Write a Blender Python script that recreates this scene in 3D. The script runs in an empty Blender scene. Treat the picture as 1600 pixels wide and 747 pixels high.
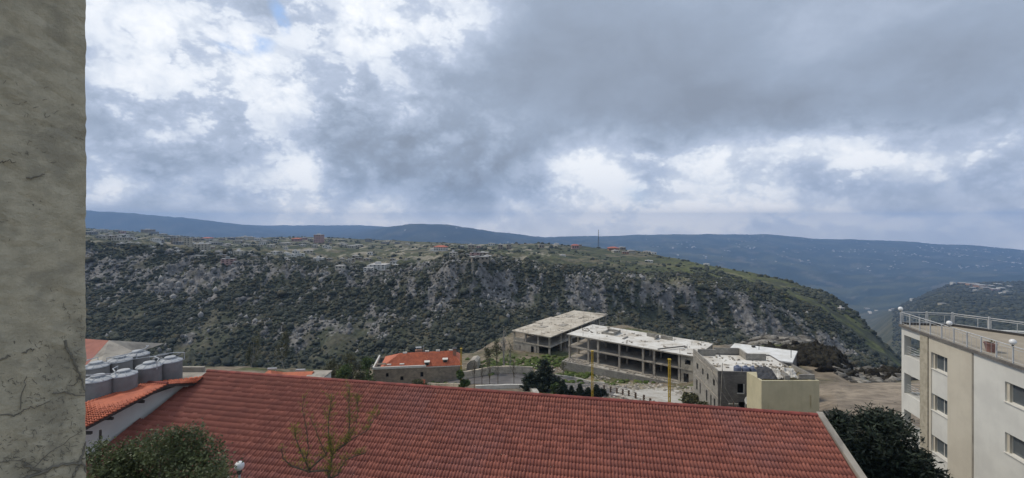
import bpy, bmesh, math, random
import numpy as np
from mathutils import Vector, Matrix
R = math.radians
F, CX, HZ = 700.0, 800.0, 350.0          # focal length in photo pixels, centre column, horizon row
rnd = random.Random(7)
nrng = np.random.default_rng(11)
SC = bpy.context.scene
COL = SC.collection

# ------------------------------------------------------------------ camera, exposure
cam_d = bpy.data.cameras.new('camera'); cam = bpy.data.objects.new('camera', cam_d); COL.objects.link(cam)
cam_d.sensor_width = 36.0; cam_d.lens = F / 1600 * 36.0
cam_d.shift_y = (HZ - 373.5) / 1600.0
cam_d.clip_start = 0.1; cam_d.clip_end = 60000
cam.location = (0, 0, 0); cam.rotation_euler = (R(90), 0, 0)
SC.camera = cam
SC.view_settings.view_transform = 'Standard'; SC.view_settings.look = 'None'
SC.view_settings.exposure = 0.62; SC.view_settings.gamma = 1.0
SUN_AZ, SUN_EL = R(-72), R(52)           # azimuth from +Y towards +X

# ------------------------------------------------------------------ node helpers
class NT:
    def __init__(s, tree): s.t = tree; s.n = tree.nodes; s.l = tree.links
    def new(s, typ, **kw):
        n = s.n.new(typ)
        for k, v in kw.items(): setattr(n, k, v)
        return n
    def put(s, sock, v):
        if isinstance(v, bpy.types.NodeSocket): s.l.new(v, sock)
        elif v is not None: sock.default_value = v
    def m(s, op, a, b=None, c=None, clamp=False):
        n = s.new('ShaderNodeMath', operation=op); n.use_clamp = clamp
        s.put(n.inputs[0], a)
        if b is not None: s.put(n.inputs[1], b)
        if c is not None: s.put(n.inputs[2], c)
        return n.outputs[0]
    def vm(s, op, a, b=None):
        n = s.new('ShaderNodeVectorMath', operation=op)
        s.put(n.inputs[0], a)
        if b is not None: s.put(n.inputs[1], b)
        return n.outputs['Value'] if op in ('LENGTH', 'DOT_PRODUCT') else n.outputs[0]
    def mr(s, v, a, b, c=0.0, d=1.0, smooth=True):
        n = s.new('ShaderNodeMapRange'); n.interpolation_type = 'SMOOTHSTEP' if smooth else 'LINEAR'
        s.put(n.inputs[0], v); n.inputs[1].default_value = a; n.inputs[2].default_value = b
        n.inputs[3].default_value = c; n.inputs[4].default_value = d
        return n.outputs[0]
    def noise(s, vec, scale, detail=5, rough=0.55, dist=0.0):
        n = s.new('ShaderNodeTexNoise'); s.put(n.inputs['Vector'], vec)
        n.inputs['Scale'].default_value = scale; n.inputs['Detail'].default_value = detail
        n.inputs['Roughness'].default_value = rough; n.inputs['Distortion'].default_value = dist
        return n.outputs['Fac']
    def ramp(s, fac, stops):
        n = s.new('ShaderNodeValToRGB'); s.put(n.inputs[0], fac)
        e = n.color_ramp.elements
        while len(e) < len(stops): e.new(0.5)
        for el, (p, c) in zip(e, stops): el.position = p; el.color = (*c, 1)
        return n.outputs[0]
    def mix(s, f, a, b, blend='MIX'):
        n = s.new('ShaderNodeMix', data_type='RGBA', blend_type=blend)
        s.put(n.inputs[0], f)
        for i, v in ((6, a), (7, b)):
            if isinstance(v, tuple) and len(v) == 3: v = (*v, 1)
            s.put(n.inputs[i], v)
        return n.outputs[2]

# ------------------------------------------------------------------ world: Nishita sky behind broken cloud
def azel(px, py):
    a = math.atan((px - CX) / F)
    return a, math.atan((HZ - py) / F * math.cos(a))
W = bpy.data.worlds.new('World'); SC.world = W; W.use_nodes = True
w = NT(W.node_tree); w.n.clear()
tc = w.new('ShaderNodeTexCoord'); D = w.vm('NORMALIZE', tc.outputs['Generated'])
sp = w.new('ShaderNodeSeparateXYZ'); w.l.new(D, sp.inputs[0])
dx, dy, dz = sp.outputs
sky = w.new('ShaderNodeTexSky', sky_type='NISHITA'); sky.sun_disc = False
sky.sun_elevation = SUN_EL; sky.sun_rotation = SUN_AZ; sky.altitude = 800
az = w.m('ARCTAN2', dx, dy); el = w.m('ARCSINE', dz)
Ds = w.vm('MULTIPLY', D, (1, 1, 1.45))
wn = w.new('ShaderNodeTexNoise'); w.l.new(Ds, wn.inputs['Vector'])
wn.inputs['Scale'].default_value = 3.2; wn.inputs['Detail'].default_value = 7; wn.inputs['Roughness'].default_value = .55
wv = w.vm('SUBTRACT', wn.outputs['Color'], (.5, .5, .5))
cmb = w.new('ShaderNodeCombineXYZ'); w.l.new(az, cmb.inputs[0]); w.l.new(el, cmb.inputs[1])
AE = w.vm('MULTIPLY', w.vm('ADD', cmb.outputs[0], w.vm('MULTIPLY', wv, (.20, .18, 0))), (1, 1, 0))
def blob(px, py, rx, ry, amp, soft=0.0):
    a, e = azel(px, py); a2, _ = azel(px + rx, py); _, e2 = azel(px, py - ry)
    v = w.vm('MULTIPLY', w.vm('SUBTRACT', AE, (a, e, 0)), (1 / max(a2 - a, .01), 1 / max(e2 - e, .01), 0))
    return w.mr(w.vm('LENGTH', v), 1.7, soft, 0, amp)
L = None
BLOBS = [(250, 60, 170, 100, .34), (425, 130, 80, 60, .36), (380, 200, 120, 60, .16), (560, 30, 90, 70, .26), (700, 30, 80, 70, .24),
         (480, 285, 45, 38, .30), (620, 300, 55, 26, .20), (190, 288, 48, 18, .26), (330, 290, 60, 16, .12), (930, 270, 70, 55, .52), (1020, 326, 34, 13, .40),
         (1110, 300, 110, 50, .36), (1250, 236, 190, 24, .22), (1450, 232, 190, 28, .22), (1390, 340, 170, 18, .34), (900, 335, 200, 16, .22),
         (1200, 320, 60, 26, .12), (1290, 30, 120, 60, .06), (540, 335, 120, 14, .2),
         (1040, 110, 260, 110, -.19), (1120, 190, 170, 45, -.18), (1450, 140, 230, 80, -.18), (330, 255, 130, 30, -.12), (700, 255, 140, 40, -.12), (560, 215, 130, 60, -.13), (200, 330, 170, 22, -.14),
         (730, 290, 90, 50, -.18), (1560, 310, 60, 28, -.10), (860, 190, 120, 60, -.10), (1380, 290, 90, 30, -.05), (870, 60, 90, 90, -.08)]
for b in BLOBS:
    o = blob(*b[:4], b[4] * (1.0 if b[4] > 0 else 1.45)); L = o if L is None else w.m('ADD', L, o)
n1 = w.noise(Ds, 4.0, 9, .56, .25); n2 = w.noise(Ds, 12.0, 10, .60, .3)
def billow(sc_):                                   # rounded cauliflower edges
    a = w.m('ABSOLUTE', w.m('SUBTRACT', w.noise(Ds, sc_, 2, .5, .4), .5)); b = w.m('ABSOLUTE', w.m('SUBTRACT', w.noise(Ds, sc_ * 2.3, 3, .5, .3), .5)); c = w.m('ABSOLUTE', w.m('SUBTRACT', w.noise(Ds, sc_ * 5.1, 3, .5, .2), .5))
    d_ = w.m('ABSOLUTE', w.m('SUBTRACT', w.noise(Ds, sc_ * 11.5, 4, .6, .2), .5)); return w.m('ADD', w.m('ADD', a, w.m('MULTIPLY', b, .6)), w.m('ADD', w.m('MULTIPLY', c, .45), w.m('MULTIPLY', d_, .3)))
bl = billow(5.0)
puff = w.mr(bl, .05, .26, -.5, .5)
low = w.mr(el, .32, .03)
act = w.m('ADD', low, w.mr(az, .15, -.35, 0, .8), clamp=True)      # the right upper deck is smooth stratus
L = w.m('ADD', L, w.m('MULTIPLY', w.m('SUBTRACT', n1, .5), .55))
L = w.m('ADD', L, w.m('MULTIPLY', w.m('SUBTRACT', n2, .5), w.m('MULTIPLY_ADD', act, .55, .10)))
L = w.m('ADD', L, w.m('MULTIPLY', puff, w.m('MULTIPLY_ADD', act, .20, .02)))
cumf = w.m('ADD', w.m('ADD', L, w.m('MULTIPLY', w.m('SUBTRACT', n2, .5), .5)), w.m('MULTIPLY', w.m('SUBTRACT', bl, .17), .8))
cum = w.mr(cumf, .08, .27)                      # lit cumulus tops with crisp edges
L = w.m('ADD', L, w.m('MULTIPLY', cum, .17))
L = w.m('SUBTRACT', L, w.m('MULTIPLY', w.m('MULTIPLY', cum, w.mr(w.noise(Ds, 17, 6, .6, .6), .42, .62)), .13))
L = w.m('ADD', L, w.m('MULTIPLY', w.mr(el, .24, .03), .17))
L = w.m('MINIMUM', w.m('ADD', L, .37, clamp=True), .97)
ccol = w.ramp(L, [(0.0, (.185, .215, .265)), (.25, (.24, .285, .36)), (.5, (.355, .405, .50)), (.75, (.55, .585, .64)), (1, (.71, .72, .735))])
# blue gaps
gap = w.m('ADD', w.m('ADD', blob(372, 66, 34, 13, 1.0, .5), blob(434, 34, 12, 17, 1.0, .5)), w.m('ADD', blob(990, 292, 26, 22, .45), blob(1190, 335, 60, 14, .35)), clamp=True)
gap = w.m('MULTIPLY', gap, w.mr(n2, .62, .42), clamp=True)
c10 = w.mix(1.0, ccol, (10, 10, 10), 'MULTIPLY')
# pale air near the horizon
c10 = w.mix(w.mr(el, .06, -.03, 0, .38), c10, (9.5, 9.3, 9.0))
bst = w.new('ShaderNodeCombineXYZ')
[w.put(bst.inputs[i], w.mr(el, .075, .0, 1.0, q)) for i, q in enumerate((1.75, 1.6, 1.4))]
c10 = w.mix(1.0, c10, bst.outputs[0], 'MULTIPLY')
blue = w.mix(.55, sky.outputs[0], (2.6, 3.9, 6.3))
fin = w.mix(w.m('MULTIPLY', gap, .85), c10, blue)
bg = w.new('ShaderNodeBackground'); w.l.new(fin, bg.inputs[0]); bg.inputs[1].default_value = 0.1
wo = w.new('ShaderNodeOutputWorld'); w.l.new(bg.outputs[0], wo.inputs[0])

sd = bpy.data.lights.new('sun', 'SUN'); so = bpy.data.objects.new('sun', sd); COL.objects.link(so)
sd.energy = 1.5; sd.angle = R(11); sd.color = (1.0, .90, .76)
sv = Vector((math.sin(SUN_AZ) * math.cos(SUN_EL), math.cos(SUN_AZ) * math.cos(SUN_EL), math.sin(SUN_EL)))
so.rotation_euler = sv.to_track_quat('Z', 'Y').to_euler(); so.location = (0, 0, 60)

# ------------------------------------------------------------------ materials
MATS = {}
def mat(name, c1, c2=None, scale=1.0, rough=.85, bump=0.0, bscale=None, detail=6, lo=.35, hi=.65, island=0.0, c3=None, s3=.2, metal=0.0,
        stretch=None, brick=None, streak=0.0, trans=0.0):
    if name in MATS: return MATS[name]
    m = bpy.data.materials.new(name); m.use_nodes = True; t = NT(m.node_tree)
    bs = t.n['Principled BSDF']; bs.inputs['Roughness'].default_value = rough; bs.inputs['Metallic'].default_value = metal
    g = t.new('ShaderNodeNewGeometry'); pos = g.outputs['Position']
    if stretch: pos = t.vm('MULTIPLY', pos, stretch)
    col = None
    if c2 is None: c2 = tuple(x * .8 for x in c1)
    nf = t.noise(pos, scale, detail, .6)
    col = t.mix(t.mr(nf, lo, hi), c1, c2)
    if c3 is not None: col = t.mix(t.mr(t.noise(pos, s3, 5, .6, .3), .5, .66), col, c3)
    if streak:                              # rain dirt running down walls
        sn = t.noise(t.vm('MULTIPLY', g.outputs['Position'], (1.6, 1.6, .12)), 1.0, 6, .65)
        col = t.mix(t.mr(sn, .48, .75, 0, streak), col, tuple(x * .55 for x in c1))
    if island:
        oi = t.new('ShaderNodeObjectInfo')
        f = t.m('FRACT', t.m('ADD', g.outputs['Random Per Island'], oi.outputs['Random']))
        k = t.m('MULTIPLY_ADD', f, island * 2, 1 - island)
        cc = t.new('ShaderNodeCombineColor'); [t.l.new(k, cc.inputs[i]) for i in range(3)]
        col = t.mix(1.0, col, cc.outputs[0], 'MULTIPLY')
    height = t.noise(pos, bscale or scale * 3, 6, .65)
    if brick:
        tcn = t.new('ShaderNodeTexCoord')
        bt = t.new('ShaderNodeTexBrick'); t.l.new(t.vm('MULTIPLY', tcn.outputs['Object'], (1, 1, 1)), bt.inputs['Vector'])
        # courses run with height: feed (x+y, z)
        s2 = t.new('ShaderNodeSeparateXYZ'); t.l.new(tcn.outputs['Object'], s2.inputs[0])
        c2n = t.new('ShaderNodeCombineXYZ'); t.l.new(t.m('ADD', s2.outputs[0], s2.outputs[1]), c2n.inputs[0]); t.l.new(s2.outputs[2], c2n.inputs[1])
        t.l.new(c2n.outputs[0], bt.inputs['Vector'])
        bt.inputs['Scale'].default_value = 1.0; bt.inputs['Brick Width'].default_value = brick[0]; bt.inputs['Row Height'].default_value = brick[1]
        bt.inputs['Mortar Size'].default_value = brick[2]; bt.inputs['Color1'].default_value = (1, 1, 1, 1); bt.inputs['Color2'].default_value = (.72, .72, .72, 1)
        bt.inputs['Mortar'].default_value = (.5, .5, .5, 1) if len(brick) < 4 else (brick[3],) * 3 + (1,)
        col = t.mix(.85, col, bt.outputs['Color'], 'MULTIPLY')
    t.l.new(col, bs.inputs['Base Color'])
    if bump:
        bn = t.new('ShaderNodeBump'); bn.inputs['Strength'].default_value = 1.0; bn.inputs['Distance'].default_value = bump
        t.l.new(height, bn.inputs['Height']); t.l.new(bn.outputs[0], bs.inputs['Normal'])
    if trans:
        tr = t.new('ShaderNodeBsdfTranslucent'); t.l.new(col, tr.inputs[0])
        mx = t.new('ShaderNodeMixShader'); mx.inputs[0].default_value = trans
        t.l.new(bs.outputs[0], mx.inputs[1]); t.l.new(tr.outputs[0], mx.inputs[2])
        t.l.new(mx.outputs[0], t.n['Material Output'].inputs[0])
    MATS[name] = m
    return m
def glass(name, c=(.02, .03, .04)):
    m = bpy.data.materials.new(name); m.use_nodes = True
    b = m.node_tree.nodes['Principled BSDF']; b.inputs['Base Color'].default_value = (*c, 1); b.inputs['Roughness'].default_value = .08
    b.inputs['Specular IOR Level'].default_value = .8
    return m

M_tile = mat('red_roof_tile', (.295, .095, .062), (.235, .073, .05), 1.2, .75, .004, 30, island=.10, c3=(.25, .09, .07), s3=.25)
M_tile_o = mat('orange_roof_tile', (.56, .145, .065), (.42, .105, .05), 1.5, .7, .004, 30, island=.2)
M_tile_far = mat('orange_roof', (.55, .16, .075), (.42, .12, .06), .6, .8, island=.1)
M_ridge = mat('ridge_cap', (.24, .055, .04), (.16, .04, .03), 2, .8, island=.2)
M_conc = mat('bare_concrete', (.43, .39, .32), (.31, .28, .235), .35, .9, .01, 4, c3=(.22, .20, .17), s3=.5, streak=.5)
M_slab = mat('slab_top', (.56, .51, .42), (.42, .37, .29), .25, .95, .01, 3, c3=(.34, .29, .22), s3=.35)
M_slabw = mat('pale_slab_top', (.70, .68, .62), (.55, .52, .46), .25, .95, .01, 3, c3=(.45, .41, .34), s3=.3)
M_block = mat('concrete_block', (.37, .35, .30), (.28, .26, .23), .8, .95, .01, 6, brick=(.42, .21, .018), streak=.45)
M_blockd = mat('dark_or_shaded_block', (.22, .205, .185), (.15, .14, .13), .8, .95, .01, 6, brick=(.42, .21, .018), streak=.5)
M_stone = mat('brown_stone', (.38, .315, .235), (.27, .225, .17), .9, .95, .03, 3, brick=(.6, .3, .03, .6), streak=.3)
M_beigew = mat('beige_stone_wall', (.66, .58, .45), (.50, .43, .33), .8, .95, .02, 4, brick=(.9, .5, .03, .55), streak=.5)
M_white = mat('white_plaster', (.66, .655, .60), (.58, .575, .53), .5, .85, .002, 20, streak=.18)
M_beige = mat('beige_plaster', (.56, .52, .425), (.50, .46, .375), .6, .9, .004, 12, streak=.15)
M_beiger = mat('rough_beige_render', (.44, .40, .31), (.33, .30, .23), 3, .95, .03, 6)
M_yell = mat('yellow_plaster', (.53, .48, .32), (.46, .42, .28), .5, .9, .004, 10, streak=.25)
M_pier = mat('weathered_render', (.56, .495, .355), (.44, .39, .28), 14, .95, .008, 70, c3=(.38, .34, .25), s3=5.0)
M_trim = mat('white_trim', (.68, .66, .60), (.58, .56, .50), 2, .8)
M_floor = mat('terrace_floor', (.34, .295, .225), (.29, .25, .19), 1.0, .9, .003, 10)
M_steel = mat('rail_paint', (.52, .53, .52), (.40, .41, .41), 3, .5)
M_dark = mat('dark_metal', (.035, .033, .03), (.05, .045, .04), 3, .6)
M_tank = mat('grey_plastic_tank', (.21, .205, .20), (.17, .165, .16), 2, .8, streak=.4)
M_tanklid = mat('pale_tank_lid', (.42, .44, .45), (.34, .355, .365), 3, .7)
M_bluetank = mat('blue_plastic_tank', (.13, .155, .225), (.09, .11, .17), 3, .5)
M_pipeb = mat('blue_pipe', (.04, .12, .35), None, 3, .5)
M_pole = mat('yellow_paint', (.55, .38, .03), (.42, .28, .03), 2, .5)
M_globe = mat('opal_globe', (.78, .78, .75), (.72, .72, .70), 5, .25)
M_bark = mat('bark', (.12, .095, .065), (.07, .055, .04), 6, .95, .01, 15)
M_barkp = mat('pale_bark', (.36, .34, .30), (.22, .20, .17), 2, .95, .01, 8)
M_vine = mat('dry_vine', (.22, .20, .155), (.17, .155, .12), 12, .95, .003, 40)
M_leaf = mat('bush_leaf', (.125, .15, .06), (.07, .09, .038), 2.2, .6, island=.45, trans=.25)
M_leafy = mat('spring_leaf', (.30, .27, .04), (.20, .20, .035), 3, .6, island=.3, trans=.35)
M_con = mat('conifer_needle', (.022, .036, .018), (.012, .02, .011), 1.5, .7, island=.45)
M_conf = mat('small_conifer_needle', (.028, .042, .022), (.018, .027, .015), .8, .7, island=.4)
M_brg = mat('bright_leaf', (.09, .13, .03), (.055, .085, .025), .5, .7, island=.4, trans=.2)
M_olv = mat('olive_leaf', (.13, .125, .06), (.08, .085, .045), .5, .8, island=.35, trans=.15)
M_asph = mat('asphalt', (.125, .115, .11), (.09, .085, .08), .4, .95, .01, 6, c3=(.16, .15, .14), s3=.15)
M_pad = mat('concrete_paving', (.50, .48, .43), (.38, .36, .31), .35, .95, .01, 4, c3=(.33, .29, .23), s3=.4)
M_rub = mat('rubble', (.40, .36, .30), (.26, .23, .19), 1.2, .95, .02, 5, island=.3)
M_rockn = mat('limestone', (.30, .28, .25), (.16, .15, .135), .8, .95, .05, 3, island=.3)
M_tarp = mat('black_sheet', (.028, .028, .03), (.05, .05, .052), 2, .7, .02, 3)
M_sheet = mat('white_sheet', (.62, .60, .54), (.36, .34, .30), 1.6, .6, .03, 3)
M_terr = mat('pot_clay', (.28, .15, .125), (.22, .12, .10), 4, .8)
M_brown = mat('brown_wood', (.12, .08, .055), (.08, .055, .04), 4, .8)
M_win = glass('window_glass', (.09, .105, .115)); M_wind = mat('dark_opening', (.02, .018, .016), (.03, .027, .024), 2, .9)
M_curt = mat('curtain', (.30, .30, .28), (.22, .22, .21), 2, .9)

# ------------------------------------------------------------------ mesh builder
class MB:
    def __init__(s): s.v = []; s.f = []; s.m = []
    def face(s, pts, mi=0):
        i = len(s.v); s.v += [tuple(p) for p in pts]; s.f.append(tuple(range(i, i + len(pts)))); s.m.append(mi)
    def box(s, x0, x1, y0, y1, z0, z1, mi=0, top=None, M=None):
        i = len(s.v)
        c = [(x0, y0, z0), (x1, y0, z0), (x1, y1, z0), (x0, y1, z0), (x0, y0, z1), (x1, y0, z1), (x1, y1, z1), (x0, y1, z1)]
        if M is not None: c = [tuple(M @ Vector(p)) for p in c]
        s.v += c
        for k, f in enumerate([(0, 3, 2, 1), (4, 5, 6, 7), (0, 1, 5, 4), (1, 2, 6, 5), (2, 3, 7, 6), (3, 0, 4, 7)]):
            s.f.append(tuple(i + j for j in f)); s.m.append(top if (k == 1 and top is not None) else mi)
    def prism(s, pts, z0, z1, mi=0, top=None):       # pts: ccw xy
        i = len(s.v); n = len(pts)
        s.v += [(p[0], p[1], z0) for p in pts] + [(p[0], p[1], z1) for p in pts]
        s.f.append(tuple(i + n - 1 - k for k in range(n))); s.m.append(mi)
        s.f.append(tuple(i + n + k for k in range(n))); s.m.append(mi if top is None else top)
        for k in range(n):
            k2 = (k + 1) % n; s.f.append((i + k, i + k2, i + n + k2, i + n + k)); s.m.append(mi)
    def tube(s, pts, rad, seg=6, mi=0, cap=True):
        pts = [Vector(p) for p in pts]
        rads = rad if isinstance(rad, (list, tuple)) else [rad] * len(pts)
        rings = []
        for k, p in enumerate(pts):
            d = (pts[min(k + 1, len(pts) - 1)] - pts[max(k - 1, 0)]).normalized()
            a = d.cross(Vector((0, 0, 1)) if abs(d.z) < .9 else Vector((1, 0, 0))).normalized(); b = d.cross(a)
            i = len(s.v)
            for j in range(seg):
                t = 2 * math.pi * j / seg; s.v.append(tuple(p + (a * math.cos(t) + b * math.sin(t)) * rads[k]))
            rings.append(i)
        for k in range(len(rings) - 1):
            for j in range(seg):
                j2 = (j + 1) % seg
                s.f.append((rings[k] + j, rings[k] + j2, rings[k + 1] + j2, rings[k + 1] + j)); s.m.append(mi)
        if cap:
            s.f.append(tuple(rings[0] + j for j in range(seg))[::-1]); s.m.append(mi)
            s.f.append(tuple(rings[-1] + j for j in range(seg))); s.m.append(mi)
    def lathe(s, prof, seg=20, c=(0, 0, 0), mi=0):
        rings = []
        for r, z in prof:
            i = len(s.v); rings.append(i)
            for j in range(seg):
                t = 2 * math.pi * j / seg; s.v.append((c[0] + r * math.cos(t), c[1] + r * math.sin(t), c[2] + z))
        for k in range(len(rings) - 1):
            for j in range(seg):
                j2 = (j + 1) % seg
                s.f.append((rings[k] + j, rings[k] + j2, rings[k + 1] + j2, rings[k + 1] + j)); s.m.append(mi)
    def wall(s, L, z0, z1, holes, th=.25, y=0.0, x0=0.0, mi=0):
        """wall in the local xz plane from x0..L, outer face at y, thickness towards +y, with rectangular openings"""
        us = sorted({x0, L, *[h[0] for h in holes], *[h[1] for h in holes]}); zs = sorted({z0, z1, *[h[2] for h in holes], *[h[3] for h in holes]})
        us = [u for u in us if x0 <= u <= L]; zs = [z for z in zs if z0 <= z <= z1]
        def solid(i, j):
            if i < 0 or j < 0 or i >= len(us) - 1 or j >= len(zs) - 1: return False
            u = (us[i] + us[i + 1]) / 2; z = (zs[j] + zs[j + 1]) / 2
            return not any(h[0] < u < h[1] and h[2] < z < h[3] for h in holes)
        y2 = y + th
        for i in range(len(us) - 1):
            for j in range(len(zs) - 1):
                if not solid(i, j): continue
                a, b, c, d = us[i], us[i + 1], zs[j], zs[j + 1]
                s.face([(a, y, c), (b, y, c), (b, y, d), (a, y, d)], mi); s.face([(b, y2, c), (a, y2, c), (a, y2, d), (b, y2, d)], mi)
                if not solid(i - 1, j): s.face([(a, y2, c), (a, y, c), (a, y, d), (a, y2, d)], mi)
                if not solid(i + 1, j): s.face([(b, y, c), (b, y2, c), (b, y2, d), (b, y, d)], mi)
                if not solid(i, j - 1): s.face([(a, y2, c), (b, y2, c), (b, y, c), (a, y, c)], mi)
                if not solid(i, j + 1): s.face([(a, y, d), (b, y, d), (b, y2, d), (a, y2, d)], mi)
    def build(s, name, mats, parent=None, smooth=False, stuff=False):
        me = bpy.data.meshes.new(name); me.from_pydata(s.v, [], s.f)
        for m in (mats if isinstance(mats, (list, tuple)) else [mats]): me.materials.append(m)
        me.polygons.foreach_set('material_index', s.m)
        if smooth: me.polygons.foreach_set('use_smooth', [True] * len(s.f))
        me.update()
        o = bpy.data.objects.new(name, me); COL.objects.link(o)
        if parent is not None: o.parent = parent
        if stuff: o['kind'] = 'stuff'
        return o
def split(name, m, mats, parent=None, smooth=False):
    """one object per separate piece"""
    par = list(range(len(m.v)))
    def find(a):
        while par[a] != a: par[a] = par[par[a]]; a = par[a]
        return a
    for f in m.f:
        r0 = find(f[0])
        for q in f[1:]: par[find(q)] = r0
    gr = {}
    for f, mi in zip(m.f, m.m): gr.setdefault(find(f[0]), []).append((f, mi))
    out = []
    for fs in gr.values():
        ix = {}; b = MB()
        for f, mi in fs:
            b.f.append(tuple(ix.setdefault(q, len(ix)) for q in f)); b.m.append(mi)
        b.v = [None] * len(ix)
        for q, k in ix.items(): b.v[k] = m.v[q]
        out.append(b.build(name, mats, parent, smooth))
    return out
def npmesh(name, V, Fc, mats, attr=None, smooth=False, parent=None, k=None):
    """fast mesh from numpy arrays, all faces with k corners"""
    me = bpy.data.meshes.new(name); k = k or Fc.shape[1]
    me.vertices.add(len(V)); me.vertices.foreach_set('co', np.ascontiguousarray(V, dtype=np.float32).ravel())
    me.loops.add(Fc.size); me.loops.foreach_set('vertex_index', np.ascontiguousarray(Fc, dtype=np.int32).ravel())
    me.polygons.add(len(Fc)); me.polygons.foreach_set('loop_start', np.arange(0, Fc.size, k, dtype=np.int32))
    for m in (mats if isinstance(mats, (list, tuple)) else [mats]): me.materials.append(m)
    if smooth: me.polygons.foreach_set('use_smooth', np.ones(len(Fc), dtype=bool))
    me.update(calc_edges=True)
    if attr is not None:
        a = me.attributes.new('tint', 'FLOAT_COLOR', 'POINT')
        c = np.ones((len(V), 4), dtype=np.float32); c[:, :3] = attr; a.data.foreach_set('color', c.ravel())
    o = bpy.data.objects.new(name, me); COL.objects.link(o)
    if parent is not None: o.parent = parent
    return o
def tag(o, label=None, cat=None, group=None, kind=None):
    if label: o['label'] = label
    if cat: o['category'] = cat
    if group: o['group'] = group
    if kind: o['kind'] = kind
    return o
def thing(name, label, cat, loc=(0, 0, 0), rz=0.0, group=None):
    o = bpy.data.objects.new(name, None); COL.objects.link(o); o.location = loc; o.rotation_euler = (0, 0, rz); o.empty_display_size = .3
    return tag(o, label, cat, group)
def dup(root, loc, label, rz=None, group=None, scale=None):
    r = root.copy(); COL.objects.link(r); r.location = loc; r['label'] = label
    if rz is not None: r.rotation_euler = (0, 0, rz)
    if scale: r.scale = (scale,) * 3
    for ch in list(root.children):
        c = ch.copy(); COL.objects.link(c); c.parent = r
        for g in list(ch.children):
            d = g.copy(); COL.objects.link(d); d.parent = c
    return r
def P(px, py, Y): return Vector(((px - CX) / F * Y, Y, (HZ - py) / F * Y))

# ------------------------------------------------------------------ noise
_perm = nrng.permutation(512).astype(np.int64); _perm = np.concatenate([_perm, _perm, _perm])
_gr = nrng.normal(size=(512, 2)); _gr /= np.linalg.norm(_gr, axis=1)[:, None]
def perlin(x, y):
    xi = np.floor(x).astype(np.int64); yi = np.floor(y).astype(np.int64); xf = x - xi; yf = y - yi
    xi &= 511; yi &= 511
    def g(ix, iy, fx, fy):
        h = _perm[(_perm[ix & 511] + iy) & 511] & 511; return _gr[h, 0] * fx + _gr[h, 1] * fy
    u = xf * xf * xf * (xf * (xf * 6 - 15) + 10); v = yf * yf * yf * (yf * (yf * 6 - 15) + 10)
    a = g(xi, yi, xf, yf); b = g(xi + 1, yi, xf - 1, yf); c = g(xi, yi + 1, xf, yf - 1); d = g(xi + 1, yi + 1, xf - 1, yf - 1)
    return (a * (1 - u) + b * u) * (1 - v) + (c * (1 - u) + d * u) * v
def fbm(x, y, lam, o=4, gain=.5):
    r = 0; a = 1.0; f = 1.0 / lam; tot = 0
    for k in range(o):
        r = r + a * perlin(x * f + 17.3 * k, y * f - 9.1 * k); tot += a; a *= gain; f *= 2.03
    return r / tot * 1.6
def ridged(x, y, lam, o=4):
    r = 0; a = 1.0; f = 1.0 / lam; tot = 0
    for k in range(o):
        r = r + a * (1 - 2 * np.abs(perlin(x * f + 31.7 * k, y * f + 5.3 * k)) * 1.4); tot += a; a *= .5; f *= 2.1
    return r / tot
def sstep(a, b, x):
    t = np.clip((np.asarray(x, float) - a) / (b - a), 0, 1); return t * t * (3 - 2 * t)

# ------------------------------------------------------------------ terrain: one sheet, knots along each bearing
# px: near knots as (Y, z), then (Y, photo row) for gorge .. far ridge
NEAR = {  # px : z at Y = 5, 30, 58, 80, 115 ; rim (Y, z)
    -700: (-16, -17, -26, -32, -38, (125, -39)), 136: (-16, -17, -26, -32, -38, (125, -39)), 400: (-16, -17, -26, -32, -38.5, (125, -40)),
    560: (-16, -17, -27, -35, -45, (145, -47)), 740: (-16, -17, -26, -33, -40.5, (160, -46)), 800: (-16, -17, -26, -32.5, -40.3, (190, -46)),
    900: (-16, -17, -26, -32, -41, (195, -45)), 980: (-16, -18, -26, -31.8, -40.8, (195, -44)), 1070: (-16, -18.5, -27.5, -32.8, -40.2, (165, -43)),
    1130: (-16, -19.5, -29, -33.5, -36, (140, -38)), 1190: (-16, -20, -29, -31, -31.5, (135, -34)), 1260: (-16, -20, -26.5, -29, -31, (130, -32.5)),
    1305: (-16, -20, -24.6, -28.6, -32.0, (118, -33.5)), 1330: (-16, -20, -24.6, -28.8, -37.5, (118, -40)), 1410: (-16, -20, -24.6, -28.7, -37.5, (118, -40)), 1600: (-16, -20, -24.6, -28, -36, (118, -39)), 2300: (-16, -20, -24.6, -28, -36, (118, -39))}
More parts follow.
